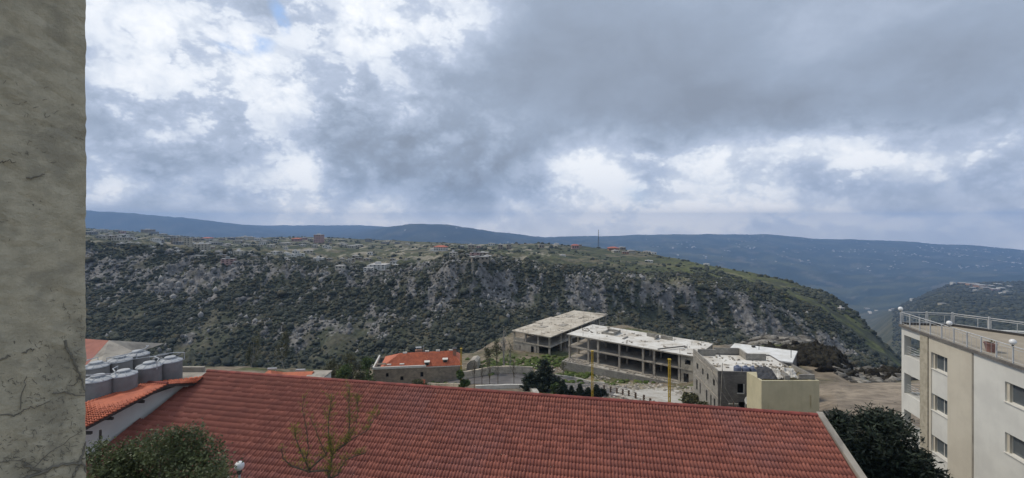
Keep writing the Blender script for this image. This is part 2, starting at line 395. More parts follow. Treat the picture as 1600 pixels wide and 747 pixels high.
FAR = {
    -700: [(235, 640), (360, 470), (430, 398), (1300, 350), (2500, 358), (4000, 360), (5000, 362), (6500, 358), (7300, 326)],
    136: [(235, 640), (355, 472), (425, 391), (1300, 357), (2500, 363), (4000, 366), (5000, 368), (6500, 362), (7300, 329)],
    200: [(235, 640), (350, 475), (420, 394), (1300, 361), (2500, 367), (4000, 370), (5000, 372), (6500, 366), (7500, 333)],
    300: [(235, 640), (350, 478), (415, 403), (1300, 371), (2500, 376), (4000, 378), (5000, 380), (6500, 374), (7800, 341)],
    400: [(235, 640), (340, 482), (400, 413), (1250, 372), (2500, 377), (4000, 379), (5000, 381), (6500, 375), (9000, 353)],
    445: [(235, 638), (335, 486), (394, 418), (1230, 371), (2480, 377), (4000, 379), (5000, 381), (6500, 375), (9000, 363)],
    500: [(232, 635), (330, 492), (385, 425), (1200, 371), (2400, 377), (4000, 379), (5000, 381), (6500, 376), (9000, 364)],
    560: [(232, 630), (320, 502), (375, 436), (1200, 374), (2300, 380), (3500, 382), (4500, 384), (6000, 378), (8000, 364)],
    610: [(232, 630), (315, 500), (362, 440), (1150, 376), (2200, 382), (3500, 384), (4500, 386), (5500, 378), (6800, 355)],
    650: [(235, 630), (320, 490), (352, 436), (1100, 378), (2200, 384), (3500, 386), (4500, 387), (5500, 378), (6500, 350)],
    700: [(240, 625), (330, 472), (348, 417), (1050, 380), (2100, 387), (3500, 388), (4500, 389), (5500, 380), (6500, 351)],
    740: [(245, 625), (332, 466), (348, 413), (1000, 382), (2100, 389), (3500, 390), (4500, 391), (5500, 382), (6500, 357)],
    800: [(250, 625), (342, 470), (365, 425), (950, 381), (2000, 391), (3500, 392), (4500, 393), (5800, 385), (7500, 365)],
    850: [(255, 622), (345, 477), (370, 431), (900, 380.5), (1800, 396), (3000, 396), (4200, 396), (6000, 386), (8500, 371)],
    920: [(258, 620), (350, 492), (368, 440), (850, 386), (1600, 412), (2700, 408), (4000, 400), (6000, 388), (9000, 369)],
    1000: [(258, 620), (352, 502), (368, 448), (800, 393), (1500, 440), (2600, 432), (4000, 418), (6000, 393), (9000, 367)],
    1100: [(255, 620), (352, 508), (368, 452), (650, 413.5), (1400, 480), (2500, 468), (4000, 438), (6000, 400), (9000, 366)],
    1200: [(250, 625), (340, 528), (364, 468), (560, 433.5), (1300, 540), (2400, 505), (4000, 452), (6000, 410), (9000, 366)],
    1290: [(240, 630), (330, 556), (362, 502), (500, 461), (1200, 585), (2300, 525), (3900, 470), (6000, 418), (9000, 374)],
    1330: [(235, 632), (315, 580), (355, 533), (460, 489), (1150, 600), (2200, 522), (3800, 478), (6000, 420), (9000, 374)],
    1365: [(230, 635), (300, 600), (345, 563), (420, 525), (1100, 590), (2100, 512), (3600, 482), (5800, 422), (9000, 375)],
    1410: [(225, 640), (270, 625), (310, 605), (352, 582), (1000, 560), (1950, 478), (3300, 485), (5600, 425), (9000, 377)],
    1450: [(215, 645), (260, 640), (320, 630), (500, 600), (1100, 498), (1900, 459), (3200, 478), (5500, 427), (9000, 380)],
    1480: [(215, 645), (260, 640), (330, 630), (600, 570), (1150, 486), (1950, 448), (3200, 468), (5500, 427), (9000, 382)],
    1540: [(215, 645), (260, 640), (340, 630), (620, 560), (1200, 482), (2050, 444), (3200, 462), (5500, 427), (9000, 384)],
    1600: [(215, 645), (260, 640), (340, 630), (620, 560), (1200, 480), (2100, 446), (3200, 460), (5500, 427), (9000, 387)],
    2300: [(215, 645), (260, 640), (340, 630), (620, 560), (1200, 485), (2100, 455), (3200, 465), (5500, 430), (9000, 392)]}
def _tables():
    near_px = sorted(NEAR); far_px = sorted(FAR)
    rn = np.array([(p - CX) / F for p in near_px]); rf = np.array([(p - CX) / F for p in far_px])
    nY = [5, 30, 58, 80, 115]
    Ys, Zs = [], []
    for k in range(5): Ys.append((rn, np.full(len(rn), float(nY[k])))); Zs.append((rn, np.array([float(NEAR[p][k]) for p in near_px])))
    Ys.append((rn, np.array([NEAR[p][5][0] for p in near_px], float))); Zs.append((rn, np.array([NEAR[p][5][1] for p in near_px], float)))
    for k in range(9):
        Ys.append((rf, np.array([FAR[p][k][0] for p in far_px], float)))
        Zs.append((rf, np.array([(HZ - FAR[p][k][1]) / F * FAR[p][k][0] for p in far_px], float)))
    Ys.append((rf, np.full(len(rf), 11500.0))); Zs.append((rf, Zs[-1][1] - 500.0 * np.abs(sstep(360, 420, np.array(far_px)) * (1 - sstep(600, 660, np.array(far_px))) - 1) + 0))
    hi = np.array([352.5 if 395 <= p <= 565 else 1e9 for p in far_px]); Zs[-1] = (rf, np.where(hi < 1e8, (HZ - hi) / F * 11500.0, Zs[-1][1]))
    return Ys, Zs
KY, KZ = _tables()
NK = len(KY)
def terrain(X, Y, detail=True):
    """height and knot parameter s at world X, Y (arrays)"""
    X = np.asarray(X, float); Y = np.asarray(Y, float)
    azm = np.arctan2(X, Y); azc = np.clip(azm, -R(62), R(62)); d = np.hypot(X, Y)
    r = np.tan(azc); D_ = np.maximum(d * np.cos(azc), .01)
    # bend bearings a little so that ridges do not run as straight rays
    rw = r + .035 * fbm(X, Y, 160, 2) * sstep(180, 300, D_) * (1 - sstep(450, 900, D_))
    ys = [np.interp(rw, a, b) for a, b in KY]; zs = [np.interp(rw, a, b) for a, b in KZ]
    z = zs[0].copy(); s = np.zeros_like(z)
    for k in range(NK - 1):
        t = np.clip((D_ - ys[k]) / np.maximum(ys[k + 1] - ys[k], .1), 0, 1)
        tt = t if k < 6 else .6 * t + .4 * t * t * (3 - 2 * t)
        z += (zs[k + 1] - zs[k]) * tt; s += t
    if detail:
        slope = sstep(5.2, 6.2, s) * (1 - sstep(8.0, 8.7, s))
        z += slope * (9 * (ridged(X, Y, 95, 3) - .3) + 3.2 * fbm(X, Y, 26, 4) + 1.6 * ridged(X * 1.0, Y * .6, 11, 3))
        z += sstep(6.7, 7.3, s) * (1 - sstep(8.0, 8.5, s)) * (4.5 * fbm(X, Y * .4, 14, 3, .6) + 2.0 * fbm(X, Y, 5, 3, .6))
        plat = sstep(8.0, 8.6, s) * (1 - sstep(9.0, 9.6, s))
        z += plat * (2.2 * fbm(X, Y, 70, 4) + .8 * fbm(X, Y, 12, 3))
        far = sstep(9.3, 10.2, s)
        lo = 1 - .75 * sstep(13.2, 13.9, s)
        z += far * lo * (75 * (ridged(X, Y, 1300, 5) - .35)) * np.clip(D_ / 4500, .15, 1.0)
        z += far * 9 * fbm(X, Y, 160, 4) * np.clip(D_ / 3000, .3, 1.3)
        near = 1 - sstep(4.8, 5.4, s)
        z += near * sstep(20, 60, D_) * .25 * fbm(X, Y, 9, 4)
        rim = sstep(4.55, 4.95, s) * (1 - sstep(5.2, 5.8, s))
        z += rim * (.6 * fbm(X, Y, 9, 5, .75))
    return z, s
def H(x, y): return float(terrain(np.array([x]), np.array([y]))[0][0])
def ground_at(px, py, y0=35.0, y1=2300.0, skyline=True):
    """walk along the view ray to the first ground point"""
    n = 900; Yv = np.exp(np.linspace(math.log(y0), math.log(y1), n))
    z, s = terrain((px - CX) / F * Yv, Yv); gap = (HZ - py) / F * Yv - z
    idx = np.where(gap <= 0)[0]
    if len(idx): i = idx[0]; return Vector(((px - CX) / F * Yv[i], Yv[i], z[i]))
    row = HZ - z / Yv * F; row[Yv < 300] = 1e9
    i = int(np.argmin(row)); return Vector(((px - CX) / F * Yv[i], Yv[i], z[i]))

# build the sheet
az_f = np.linspace(-R(51.5), R(51.5), 660)
az_b = np.linspace(R(51.5), R(360 - 51.5), 90)[1:-1]
azs = np.concatenate([az_f, az_b])
ds = np.concatenate([np.linspace(1.0, 30, 14)[:-1], np.linspace(30, 130, 85)[:-1], np.linspace(130, 235, 45)[:-1], np.linspace(235, 480, 190)[:-1],
                     np.geomspace(480, 1500, 130)[:-1], np.geomspace(1500, 12600, 150)])
A, Dd = np.meshgrid(azs, ds, indexing='ij')
AZc = np.clip(np.where(A > math.pi, A - 2 * math.pi, A), -R(62), R(62))
DD = np.minimum(Dd / np.cos(AZc), 12900)                                  # rows of equal depth in front
TX, TY = DD * np.sin(A), DD * np.cos(A)
TZ, TS = terrain(TX, TY)
na, nd = A.shape
# horizontal raggedness of the cliffs
def albedo(X, Y, Z, S, rock):
    n_a = fbm(X, Y, 60, 4); n_b = fbm(X, Y, 14, 4); n_c = fbm(X, Y, 300, 3)
    def c3(c): return np.array(c)[None, :] * np.ones((X.size, 1))
    def mixc(a, b, f): return a * (1 - f[:, None]) + b * f[:, None]
    near = mixc(c3((.20, .165, .12)), c3((.085, .095, .04)), sstep(-.1, .35, n_b + n_a * .4))
    scrub = mixc(c3((.062, .068, .045)), c3((.105, .10, .07)), sstep(-.2, .4, n_b))
    plat = mixc(c3((.085, .092, .05)), c3((.15, .135, .09)), sstep(-.05, .25, n_a)); plat = mixc(plat, c3((.045, .055, .033)), sstep(.0, .3, n_b + n_c * .5))
    plat = mixc(plat, c3((.30, .27, .21)), sstep(.13, .26, fbm(X, Y * .35, 24, 4, .6)) * .8 * (X / np.maximum(Y, 1) < .1))
    r = X / np.maximum(Y, 1)
    spur = mixc(c3((.105, .115, .045)), c3((.05, .058, .03)), sstep(0, .35, n_b)); spur = mixc(spur, c3((.22, .2, .13)), sstep(.28, .36, n_a) * .6)
    spur = mixc(spur, c3((.062, .066, .042)), sstep(-.15, .1, fbm(X, Y, 22, 4, .6)) * sstep(.5, .62, r))
    plat = mixc(plat, spur, sstep(.28, .42, r) * (1 - sstep(1.3, 1.6, r)))
    cloud_shade = .55 + .45 * sstep(.0, .3, X / np.maximum(Y, 1))  # cloud shadow on the left ranges, put into their albedo
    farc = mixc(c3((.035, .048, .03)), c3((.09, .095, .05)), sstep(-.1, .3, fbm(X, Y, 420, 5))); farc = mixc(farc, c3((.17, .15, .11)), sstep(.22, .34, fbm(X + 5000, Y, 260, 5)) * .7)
    farc = farc * cloud_shade[:, None]
    hill = mixc(c3((.07, .075, .042)), c3((.125, .115, .07)), sstep(-.1, .3, fbm(X, Y, 90, 5)))
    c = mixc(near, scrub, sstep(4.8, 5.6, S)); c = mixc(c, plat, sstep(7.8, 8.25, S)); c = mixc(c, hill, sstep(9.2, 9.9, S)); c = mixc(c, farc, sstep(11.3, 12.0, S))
    rk = mixc(c3((.21, .20, .185)), c3((.11, .105, .095)), sstep(-.2, .35, fbm(X, Y * 2, 6, 4, .6)))
    c = mixc(c, rk, rock)
    sand = mixc(c3((.27, .225, .17)), c3((.21, .175, .135)), sstep(-.2, .3, n_b))
    fs = sstep(.60, .67, r) * sstep(30, 45, Y) * (1 - sstep(78, 90, Y + 5 * n_b)) * (Y > 0)
    return mixc(c, sand, fs)
def rockmask(X, Y, S):
    n = fbm(X, Y, 40, 4); m = fbm(X, Y * .5, 11, 4, .6); r = X / np.maximum(Y, 1)
    band = sstep(6.75, 7.1, S) * (1 - sstep(7.9, 8.12, S))
    cen = -.13 + .33 * sstep(-.35, -.15, r) * (1 - sstep(-.03, .05, r)) + .10 * sstep(.1, .2, r) * (1 - sstep(.5, .6, r)) + .1 * sstep(-.55, -.6, r)
    k = band * sstep(.10, -.10, m - n * .8 - cen)
    low = sstep(5.9, 6.3, S) * (1 - sstep(6.9, 7.2, S)) * sstep(.28, .42, n * .9 + m * .5)
    topr = sstep(8.0, 8.02, S) * (1 - sstep(8.12, 8.25, S)) * sstep(.05, .25, m) * sstep(-.45, -.3, r) * (1 - sstep(.3, .4, r))
    rim = sstep(4.35, 4.8, S) * (1 - sstep(5.4, 5.9, S)) * sstep(-.1, .15, m) * sstep(.45, .5, r)
    return np.clip(k + low * .9 + topr + rim, 0, 1)
fl = lambda a: a.ravel()
RK = rockmask(fl(TX), fl(TY), fl(TS))
Vt = np.stack([fl(TX), fl(TY), fl(TZ)], 1)
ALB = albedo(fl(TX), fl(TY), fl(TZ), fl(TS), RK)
ii = np.arange(na)[:, None]; jj = np.arange(nd - 1)[None, :]; i2 = (ii + 1) % na
Fq = np.stack([ii * nd + jj, ii * nd + jj + 1, i2 * nd + jj + 1, i2 * nd + jj], -1).reshape(-1, 4)
Mg = bpy.data.materials.new('hillside'); Mg.use_nodes = True; t = NT(Mg.node_tree)
bs = t.n['Principled BSDF']; bs.inputs['Roughness'].default_value = .95; bs.inputs['Specular IOR Level'].default_value = .15
at = t.new('ShaderNodeAttribute', attribute_name='tint'); g = t.new('ShaderNodeNewGeometry')
na_ = t.noise(g.outputs['Position'], .45, 6, .65); nb_ = t.noise(g.outputs['Position'], .06, 5, .6)
k = t.m('MULTIPLY', t.mr(na_, .3, .7, .55, 1.45, False), t.mr(nb_, .3, .7, .75, 1.25, False))
cc = t.new('ShaderNodeCombineColor'); [t.l.new(k, cc.inputs[i]) for i in range(3)]
t.l.new(t.mix(1.0, at.outputs['Color'], cc.outputs[0], 'MULTIPLY'), bs.inputs['Base Color'])
bn = t.new('ShaderNodeBump'); bn.inputs['Distance'].default_value = .5; t.l.new(na_, bn.inputs['Height']); t.l.new(bn.outputs[0], bs.inputs['Normal'])
terr = npmesh('terrain', Vt, Fq, Mg, attr=ALB, smooth=True); tag(terr, kind='structure')

# ------------------------------------------------------------------ scrub, rocks: uncountable cover
Mv = bpy.data.materials.new('scrub_cover'); Mv.use_nodes = True; t = NT(Mv.node_tree)
bs = t.n['Principled BSDF']; bs.inputs['Roughness'].default_value = .9; bs.inputs['Specular IOR Level'].default_value = .1
at = t.new('ShaderNodeAttribute', attribute_name='tint'); g = t.new('ShaderNodeNewGeometry')
k = t.mr(t.noise(g.outputs['Position'], 1.1, 5, .7), .3, .7, .62, 1.38, False)
cc = t.new('ShaderNodeCombineColor'); [t.l.new(k, cc.inputs[i]) for i in range(3)]
t.l.new(t.mix(1.0, at.outputs['Color'], cc.outputs[0], 'MULTIPLY'), bs.inputs['Base Color'])
bn = t.new('ShaderNodeBump'); bn.inputs['Distance'].default_value = .4; t.l.new(t.noise(g.outputs['Position'], 1.8, 5, .7), bn.inputs['Height']); t.l.new(bn.outputs[0], bs.inputs['Normal'])
def ico(sub):
    bm = bmesh.new(); bmesh.ops.create_icosphere(bm, subdivisions=sub, radius=1.0)
    v = np.array([x.co[:] for x in bm.verts]); f = np.array([[q.index for q in p.verts] for p in bm.faces]); bm.free(); return v, f
I1 = ico(2); I0 = ico(1)
def cover(name, X, Y, Z, sx, sz, tint, base, jag, mat_, flat=False, lift=.3):
    v0, f0 = base; n = len(X); nv = len(v0); variants = []
    for q in range(8):
        dsp = 1 + jag * nrng.normal(size=(nv, 1)); variants.append(v0 * dsp)
    va = np.stack(variants)[nrng.integers(0, 8, n)]
    th = nrng.uniform(0, 6.28, n); c, s_ = np.cos(th), np.sin(th)
    x = va[:, :, 0] * c[:, None] - va[:, :, 1] * s_[:, None]; y = va[:, :, 0] * s_[:, None] + va[:, :, 1] * c[:, None]
    V = np.stack([x * sx[:, None] + X[:, None], y * sx[:, None] + Y[:, None], va[:, :, 2] * sz[:, None] + (Z + sz * lift)[:, None]], -1).reshape(-1, 3)
    Fc = (f0[None] + (np.arange(n) * nv)[:, None, None]).reshape(-1, 3)
    sh = np.repeat(tint, nv, axis=0)
    o = npmesh(name, V, Fc, mat_, attr=sh, smooth=not flat); return o
def scatter(n, r0, r1, y0, y1, power=1.0):
    Yq = y0 + (y1 - y0) * nrng.random(n) ** power; rq = nrng.uniform(r0, r1, n); return rq * Yq, Yq
g1 = np.array([(.054, .060, .048)]); g2 = np.array([(.076, .082, .060)]); g3 = np.array([(.085, .078, .05)])
for (cnt, base_, mu, lo_, hi_, dn_) in ((5200, I1, .45, 1.1, 3.2, .2), (76000, I0, -.12, .4, 1.7, .55)):
    X_, Y_ = scatter(cnt, -1.12, .92, 200, 450, .9)
    Z_, S_ = terrain(X_, Y_); rm = rockmask(X_, Y_, S_); n_ = fbm(X_, Y_, 45, 3)
    keep = (S_ > 5.6) & (S_ < 8.3) & (nrng.random(len(X_)) < (dn_ + 1.5 * (n_ + .2)) * (1 - .75 * rm))
    X_, Y_, Z_ = X_[keep], Y_[keep], Z_[keep]
    sz_ = nrng.lognormal(mu, .38, len(X_)).clip(lo_, hi_)
    u = nrng.random((len(X_), 1)); tint = g1 * (1 - u) + g2 * u; br = nrng.random(len(X_)) < .14; tint[br] = g3
    tag(cover('hillside_scrub', X_, Y_, Z_, sz_ * nrng.uniform(.8, 1.3, len(X_)), sz_ * .8, tint, base_, .2, Mv), kind='stuff')
# plateau trees and bushes, smaller in the picture
X_, Y_ = scatter(9000, -1.02, .85, 380, 1350, 1.0); xa, ya = scatter(7000, .40, .90, 330, 560); X_ = np.concatenate([X_, xa]); Y_ = np.concatenate([Y_, ya]); Z_, S_ = terrain(X_, Y_)
n_ = fbm(X_, Y_, 110, 4); keep = (S_ > 8.05) & (S_ < 9.15) & (nrng.random(len(X_)) < .12 + 1.5 * (n_ + .05)); X_, Y_, Z_ = X_[keep], Y_[keep], Z_[keep]
sz_ = nrng.lognormal(.6, .4, len(X_)).clip(1, 4.5); u = nrng.random((len(X_), 1)); tint = g1 * (1 - u) + g2 * 1.1 * u
tag(cover('plateau_scrub', X_, Y_, Z_, sz_, sz_ * .8, tint, I0, .16, Mv), kind='stuff')
X_, Y_ = scatter(5200, .85, 1.25, 700, 2150, 1.0); Z_, S_ = terrain(X_, Y_)
sz_ = nrng.lognormal(1.3, .4, len(X_)).clip(1.5, 8); u = nrng.random((len(X_), 1)); tint = g1 * (1 - u) + g2 * u
tag(cover('far_hill_scrub', X_, Y_, Z_, sz_, sz_ * .8, tint, I0, .16, Mv), kind='stuff')
# limestone outcrops on the cliffs
X_, Y_ = scatter(30000, -1.12, .9, 230, 420, 1.0); Z_, S_ = terrain(X_, Y_); rm = rockmask(X_, Y_, S_)
keep = (S_ > 5.9) & (S_ < 8.3) & (nrng.random(len(X_)) < rm * .7 + .02); X_, Y_, Z_ = X_[keep], Y_[keep], Z_[keep]
sz_ = nrng.lognormal(-.25, .45, len(X_)).clip(.35, 2.2); u = nrng.random((len(X_), 1)) ** 1.6
tint = np.array([(.13, .127, .12)]) * (1 - u) + np.array([(.34, .33, .31)]) * u
tag(cover('limestone_outcrops', X_, Y_, Z_, sz_ * nrng.uniform(.7, 1.3, len(X_)), sz_ * nrng.uniform(.7, 1.8, len(X_)), tint, I0, .25, Mv, flat=True, lift=.0), kind='stuff')

# ================================================================== BUILDINGS
# ---- the long tiled roof in front ----------------------------------------------------------
P0 = Vector((-18.6, 27.4, -9.0)); dR = Vector((1, -.193, 0)).normalized(); wR = Vector((-.193, -1, -.386)).normalized(); nR = wR.cross(dR); nR = -nR if nR.z < 0 else nR
def roof_hit(px, py):
    d = P(px, py, 1.0); t = P0.dot(nR) / d.dot(nR); p = d * t; q = p - P0; return q.dot(dR), q.dot(wR)
aL1, bL1 = roof_hit(152, 704); aR0, bR0 = roof_hit(1283, 654); aR1, bR1 = roof_hit(1345, 747)
def aL(b): return aL1 * b / bL1
def aR(b): return aR0 + (aR1 - aR0) * b / bR1
def RP(a, b, h=0.0): return P0 + dR * a + wR * b + nR * h
BE = 10.15
tb = thing('tiled_building', 'long low building with a red tiled roof filling the lower middle of the view', 'building', RP(aR0 / 2, BE) * 1.0, math.atan2(-.193, 1))
TBM = Matrix.Translation(tb.location) @ Matrix.Rotation(tb.rotation_euler.z, 4, 'Z'); TBI = TBM.inverted()
def loc_(p): return TBI @ Vector(p)
rb = MB()
def slab(pts, th, mi=0):
    top = [loc_(p) for p in pts]; bot = [loc_(Vector(p) - Vector((0, 0, th))) for p in pts]; n = len(pts)
    rb.face(top, mi); rb.face(bot[::-1], mi)
    for k in range(n): rb.face([top[k], bot[k], bot[(k + 1) % n], top[(k + 1) % n]], mi)
slab([RP(0, .05, -.06), RP(aL(BE), BE, -.06), RP(aR(BE), BE, -.06), RP(aR0, .05, -.06)], .22)
back = Vector((.193, 1, -.386)).normalized()
def RB(a, b, h=0): return P0 + dR * a + back * b + Vector((0, 0, h))
slab([RB(aR0, .05, -.05), RB(aR0 - 1.5, 9, -.05), RB(1.5, 9, -.05), RB(0, .05, -.05)], .2)
roof = rb.build('roof', M_tile, tb)
wb = MB()
gz = -17.5
foot = [RP(aL(BE - .6) + .2, BE - .6), RP(aR(BE - .6) - .25, BE - .6), RP(aR0 - .25, 0), RB(aR0 - 1.8, 8.5), RB(1.8, 8.5), RP(.2, 0)]
tops = [p - Vector((0, 0, .32)) for p in foot]
for k in range(len(foot)):
    a, b = tops[k], tops[(k + 1) % len(foot)]
    wb.face([loc_((a.x, a.y, gz)), loc_((b.x, b.y, gz)), loc_(b), loc_(a)])
wb.build('wall', M_white, tb)
# one tile mesh: two rolls, lapped lower edge
TW, TG, TL = .30, .352, .41
def tile_arrays():
    n = 9; v = []; f = []
    for row in range(2):
        for k in range(n):
            x = -TW / 2 + (TW - .004) * k / (n - 1); z = .066 * (.5 - .5 * math.cos(4 * math.pi * k / (n - 1))) ** 1.1
            v.append((x, row * TL, z + (.009 if row else 0)))
    for k in range(n): v.append((v[n + k][0], TL - .004, v[n + k][2] - .014))
    for k in range(n - 1): f.append((k, n + k, n + k + 1, k + 1)); f.append((n + k, 2 * n + k, 2 * n + k + 1, n + k + 1))
    return np.array(v), np.array(f)
tv, tf = tile_arrays()
tile_me = bpy.data.meshes.new('tile'); tile_me.from_pydata([tuple(x) for x in tv], [], [tuple(map(int, q)) for q in tf]); tile_me.materials.append(M_tile)
tile_me.polygons.foreach_set('use_smooth', [True] * len(tf)); tile_me.update()
B3 = Matrix((-dR, wR, nR)).transposed()
cells = []
nrow = int((BE - .05) / TG)
for j in range(nrow):
    b = .06 + j * TG; bm_ = b + TG / 2
    for k in range(int(math.floor((aL(bm_) - .2) / TW)), int((aR(bm_) + .1) / TW) + 1):
        a = (k + .5) * TW
        if aL(bm_) + .02 < a < aR(bm_) - .10:
            p = RP(a + rnd.uniform(-.004, .004), b, .0 + rnd.uniform(0, .005)); cells.append((p, j))
def scr(p): return (CX + F * p.x / p.y, HZ - F * p.z / p.y) if p.y > 1 else (-9e9, 0)
vis = []; rest = []
for p, j in cells:
    sx, sy = scr(p)
    (vis if (140 < sx < 1600 and sy < 747 and sx > 360 ) else rest).append((p, j))
vis.sort(key=lambda q: q[0].y)
parts, rest = vis[:295], rest + vis[295:]
rot = (TBI.to_3x3() @ B3).to_4x4()
for p, j in parts:
    o = bpy.data.objects.new('tile', tile_me); COL.objects.link(o); o.parent = roof
    yaw = Matrix.Rotation(rnd.gauss(0, .006), 4, 'Z') @ Matrix.Rotation(rnd.gauss(0, .008), 4, 'X')
    o.matrix_local = Matrix.Translation(loc_(p)) @ rot @ yaw
def merge_tiles(name, cs, Bm, inv, mt, parent, sc=1.0, jit=.006):
    n = len(cs); base = np.array([inv @ c for c in cs]); M3 = np.array(inv.to_3x3() @ Bm)
    vv = tv[None] * sc + 0; an = nrng.normal(0, jit, n)
    x = vv[:, :, 0] - vv[:, :, 1] * an[:, None]; y = vv[:, :, 1] + vv[:, :, 0] * an[:, None]; z = np.repeat(vv[:, :, 2], n, 0) + nrng.normal(0, .004, (n, 1))
    L3 = np.stack([x, y, z], -1); V = L3 @ M3.T + base[:, None, :]
    Fc = (tf[None] + (np.arange(n) * len(tv))[:, None, None]).reshape(-1, 4)
    o = npmesh(name, V.reshape(-1, 3), Fc, mt, smooth=True, parent=parent); o['kind'] = 'stuff'; return o
merge_tiles('small_tiles', [p for p, j in rest], B3, TBI, M_tile, roof)
# ridge caps
rc = MB(); n = 7
for s_ in (0, 1):
    for k in range(n):
        th = math.pi * (-.08 + 1.16 * k / (n - 1)); rr = .135 - .015 * s_; rc.v.append((s_ * .44, -math.cos(th) * rr, math.sin(th) * rr * .8))
for k in range(n - 1): rc.f.append((k, n + k, n + k + 1, k + 1)); rc.m.append(0)
rc.f.append(tuple(range(n))); rc.m.append(0)
cap0 = rc.build('ridge_cap', M_ridge, roof, smooth=False); q0 = None
a = 0.0; first = True
while a < aR0 - .1:
    o = cap0 if first else cap0.copy()
    if not first: COL.objects.link(o); o.parent = roof
    o.matrix_local = Matrix.Translation(loc_(RP(a, 0, .015))) @ Matrix.Rotation(rnd.gauss(0, .01), 4, 'Z'); first = False; a += .40
# right verge coping
vb = MB()
def verge(a0, b0, a1, b1, w0, w1, h0, h1, mb=vb):
    c = []
    for (a, b) in ((a0, b0), (a1, b1)):
        for (dw, hh) in ((w0, h0), (w1, h0), (w1, h1), (w0, h1)): c.append(loc_(RP(a + dw, b, hh)))
    for f in ((0, 1, 5, 4), (1, 2, 6, 5), (2, 3, 7, 6), (3, 0, 4, 7), (0, 3, 2, 1), (4, 5, 6, 7)): mb.face([c[i] for i in f])
verge(aR0, -.12, aR(BE), BE + .1, -.10, .16, -.35, .13)
vb.build('verge_coping', M_conc, tb)
gb = MB(); gb.tube([loc_(RP(aL(BE) - .1, BE + .08, -.12)), loc_(RP(aR(BE) + .2, BE + .08, -.12))], .07, 8)
gb.build('gutter', M_steel, tb)

# ---- building at the left with water tanks and tiled canopy ---------------------------------
lb = thing('tank_terrace_building', 'pale plastered building left of the red roof with a flat deck of water tanks', 'building', (-24, 22, -17.5))
mb = MB(); o3 = lb.location
Vn = RP(aL(BE - 1.2), BE - 1.2); Vf = RP(0, -.4)
deck = -9.35
fp = [(-36, Vn.y + .3), (Vn.x - .05, Vn.y), (Vf.x - .05, Vf.y + .6), (-19.4, 28.6), (-36, 29.8)]
mb.prism([(x - o3.x, y - o3.y) for x, y in fp], 0, deck - o3.z, 0, 1); mb.build('wall', [M_white, M_conc], lb)
def lbl(p): return tuple(Vector(p) - o3)
cA, cB, cC, cD = P(120, 633.5, 21.9), P(228, 598, 24.1), P(262, 600, 24.6), P(120, 675, 20.0)
cE, cF_ = P(317, 588.5, 26.7), P(303, 599, 26.0)
cB = P(228, 598, 25.2)
mb = MB()
for q in ((cA, cD, cC, cB), (cB, cC, cF_, cE)):
    dn = Vector((0, 0, .14)); tp = [Vector(lbl(p)) for p in q]; bt = [p - dn for p in tp]
    mb.face(tp, 0); mb.face(bt[::-1], 1)
    for k in range(4): mb.face([tp[k], bt[k], bt[(k + 1) % 4], tp[(k + 1) % 4]], 1)
can = mb.build('canopy', [M_tile_o, M_dark], lb)
def panel_tiles(q0, q1, q2, q3, nm, mt, parent, inv, sc=.8):
    """tile a quad q0(top start) q1(top end) q2(bottom end) q3(bottom start)"""
    wtop = ((q1 - q0).length + (q2 - q3).length) / 2; lsl = ((q3 - q0).length + (q2 - q1).length) / 2
    nu = max(2, int(wtop / (TW * sc))); nv = max(2, int(lsl / (TG * sc)))
    nrm = (q1 - q0).cross(q3 - q0).normalized(); nrm = nrm if nrm.z > 0 else -nrm
    dn = ((q3 - q0) + (q2 - q1)).normalized(); sd_ = dn.cross(nrm).normalized(); cs = []
    for j in range(nv):
        for i in range(nu):
            u, v = (i + .5) / nu, j / nv; p = (q0 * (1 - u) + q1 * u) * (1 - v) + (q3 * (1 - u) + q2 * u) * v + nrm * .015; cs.append(p)
    Bm = Matrix((sd_, dn, nrm)).transposed(); return merge_tiles(nm, cs, Bm, inv, mt, parent, sc, .004)
inv_l = Matrix.Translation(-o3)
panel_tiles(cA, cB, cC, cD, 'canopy_tiles', M_tile_o, can, inv_l, .62); panel_tiles(cB, cE, cF_, cC, 'canopy_tiles', M_tile_o, can, inv_l, .62)
mb = MB(); mb.tube([lbl(cB + Vector((0, 0, .05))), lbl(cC + Vector((0, 0, .05)))], .07, 6); mb.build('hip_cap', M_ridge, can)
mb = MB()
e0 = P(146, 700, 20.6); mb.tube([lbl((cD.x + .55, cD.y + .55, cD.z - .15)), lbl((cD.x + .5, cD.y + .5, -12.6))], .05, 6); mb.build('downpipe', M_dark, lb)
mb = MB()
for p in (Vector((cD.x - .1, cD.y + .6, cD.z - .3)), cD.lerp(cC, .35) - Vector((.2, 0, .25)), cD.lerp(cC, .7) - Vector((.2, 0, .25))):
    mb.box(p.x - o3.x - 1.2, p.x - o3.x + .2, p.y - o3.y - .05, p.y - o3.y + .05, p.z - o3.z - .08, p.z - o3.z + .04)
split('canopy_bracket', mb, M_dark, lb)
mb = MB(); mb.box(-36 - o3.x, -19.5 - o3.x, 28.3 - o3.y, 28.5 - o3.y, deck - o3.z, deck - o3.z + .3); mb.build('parapet', M_conc, lb)
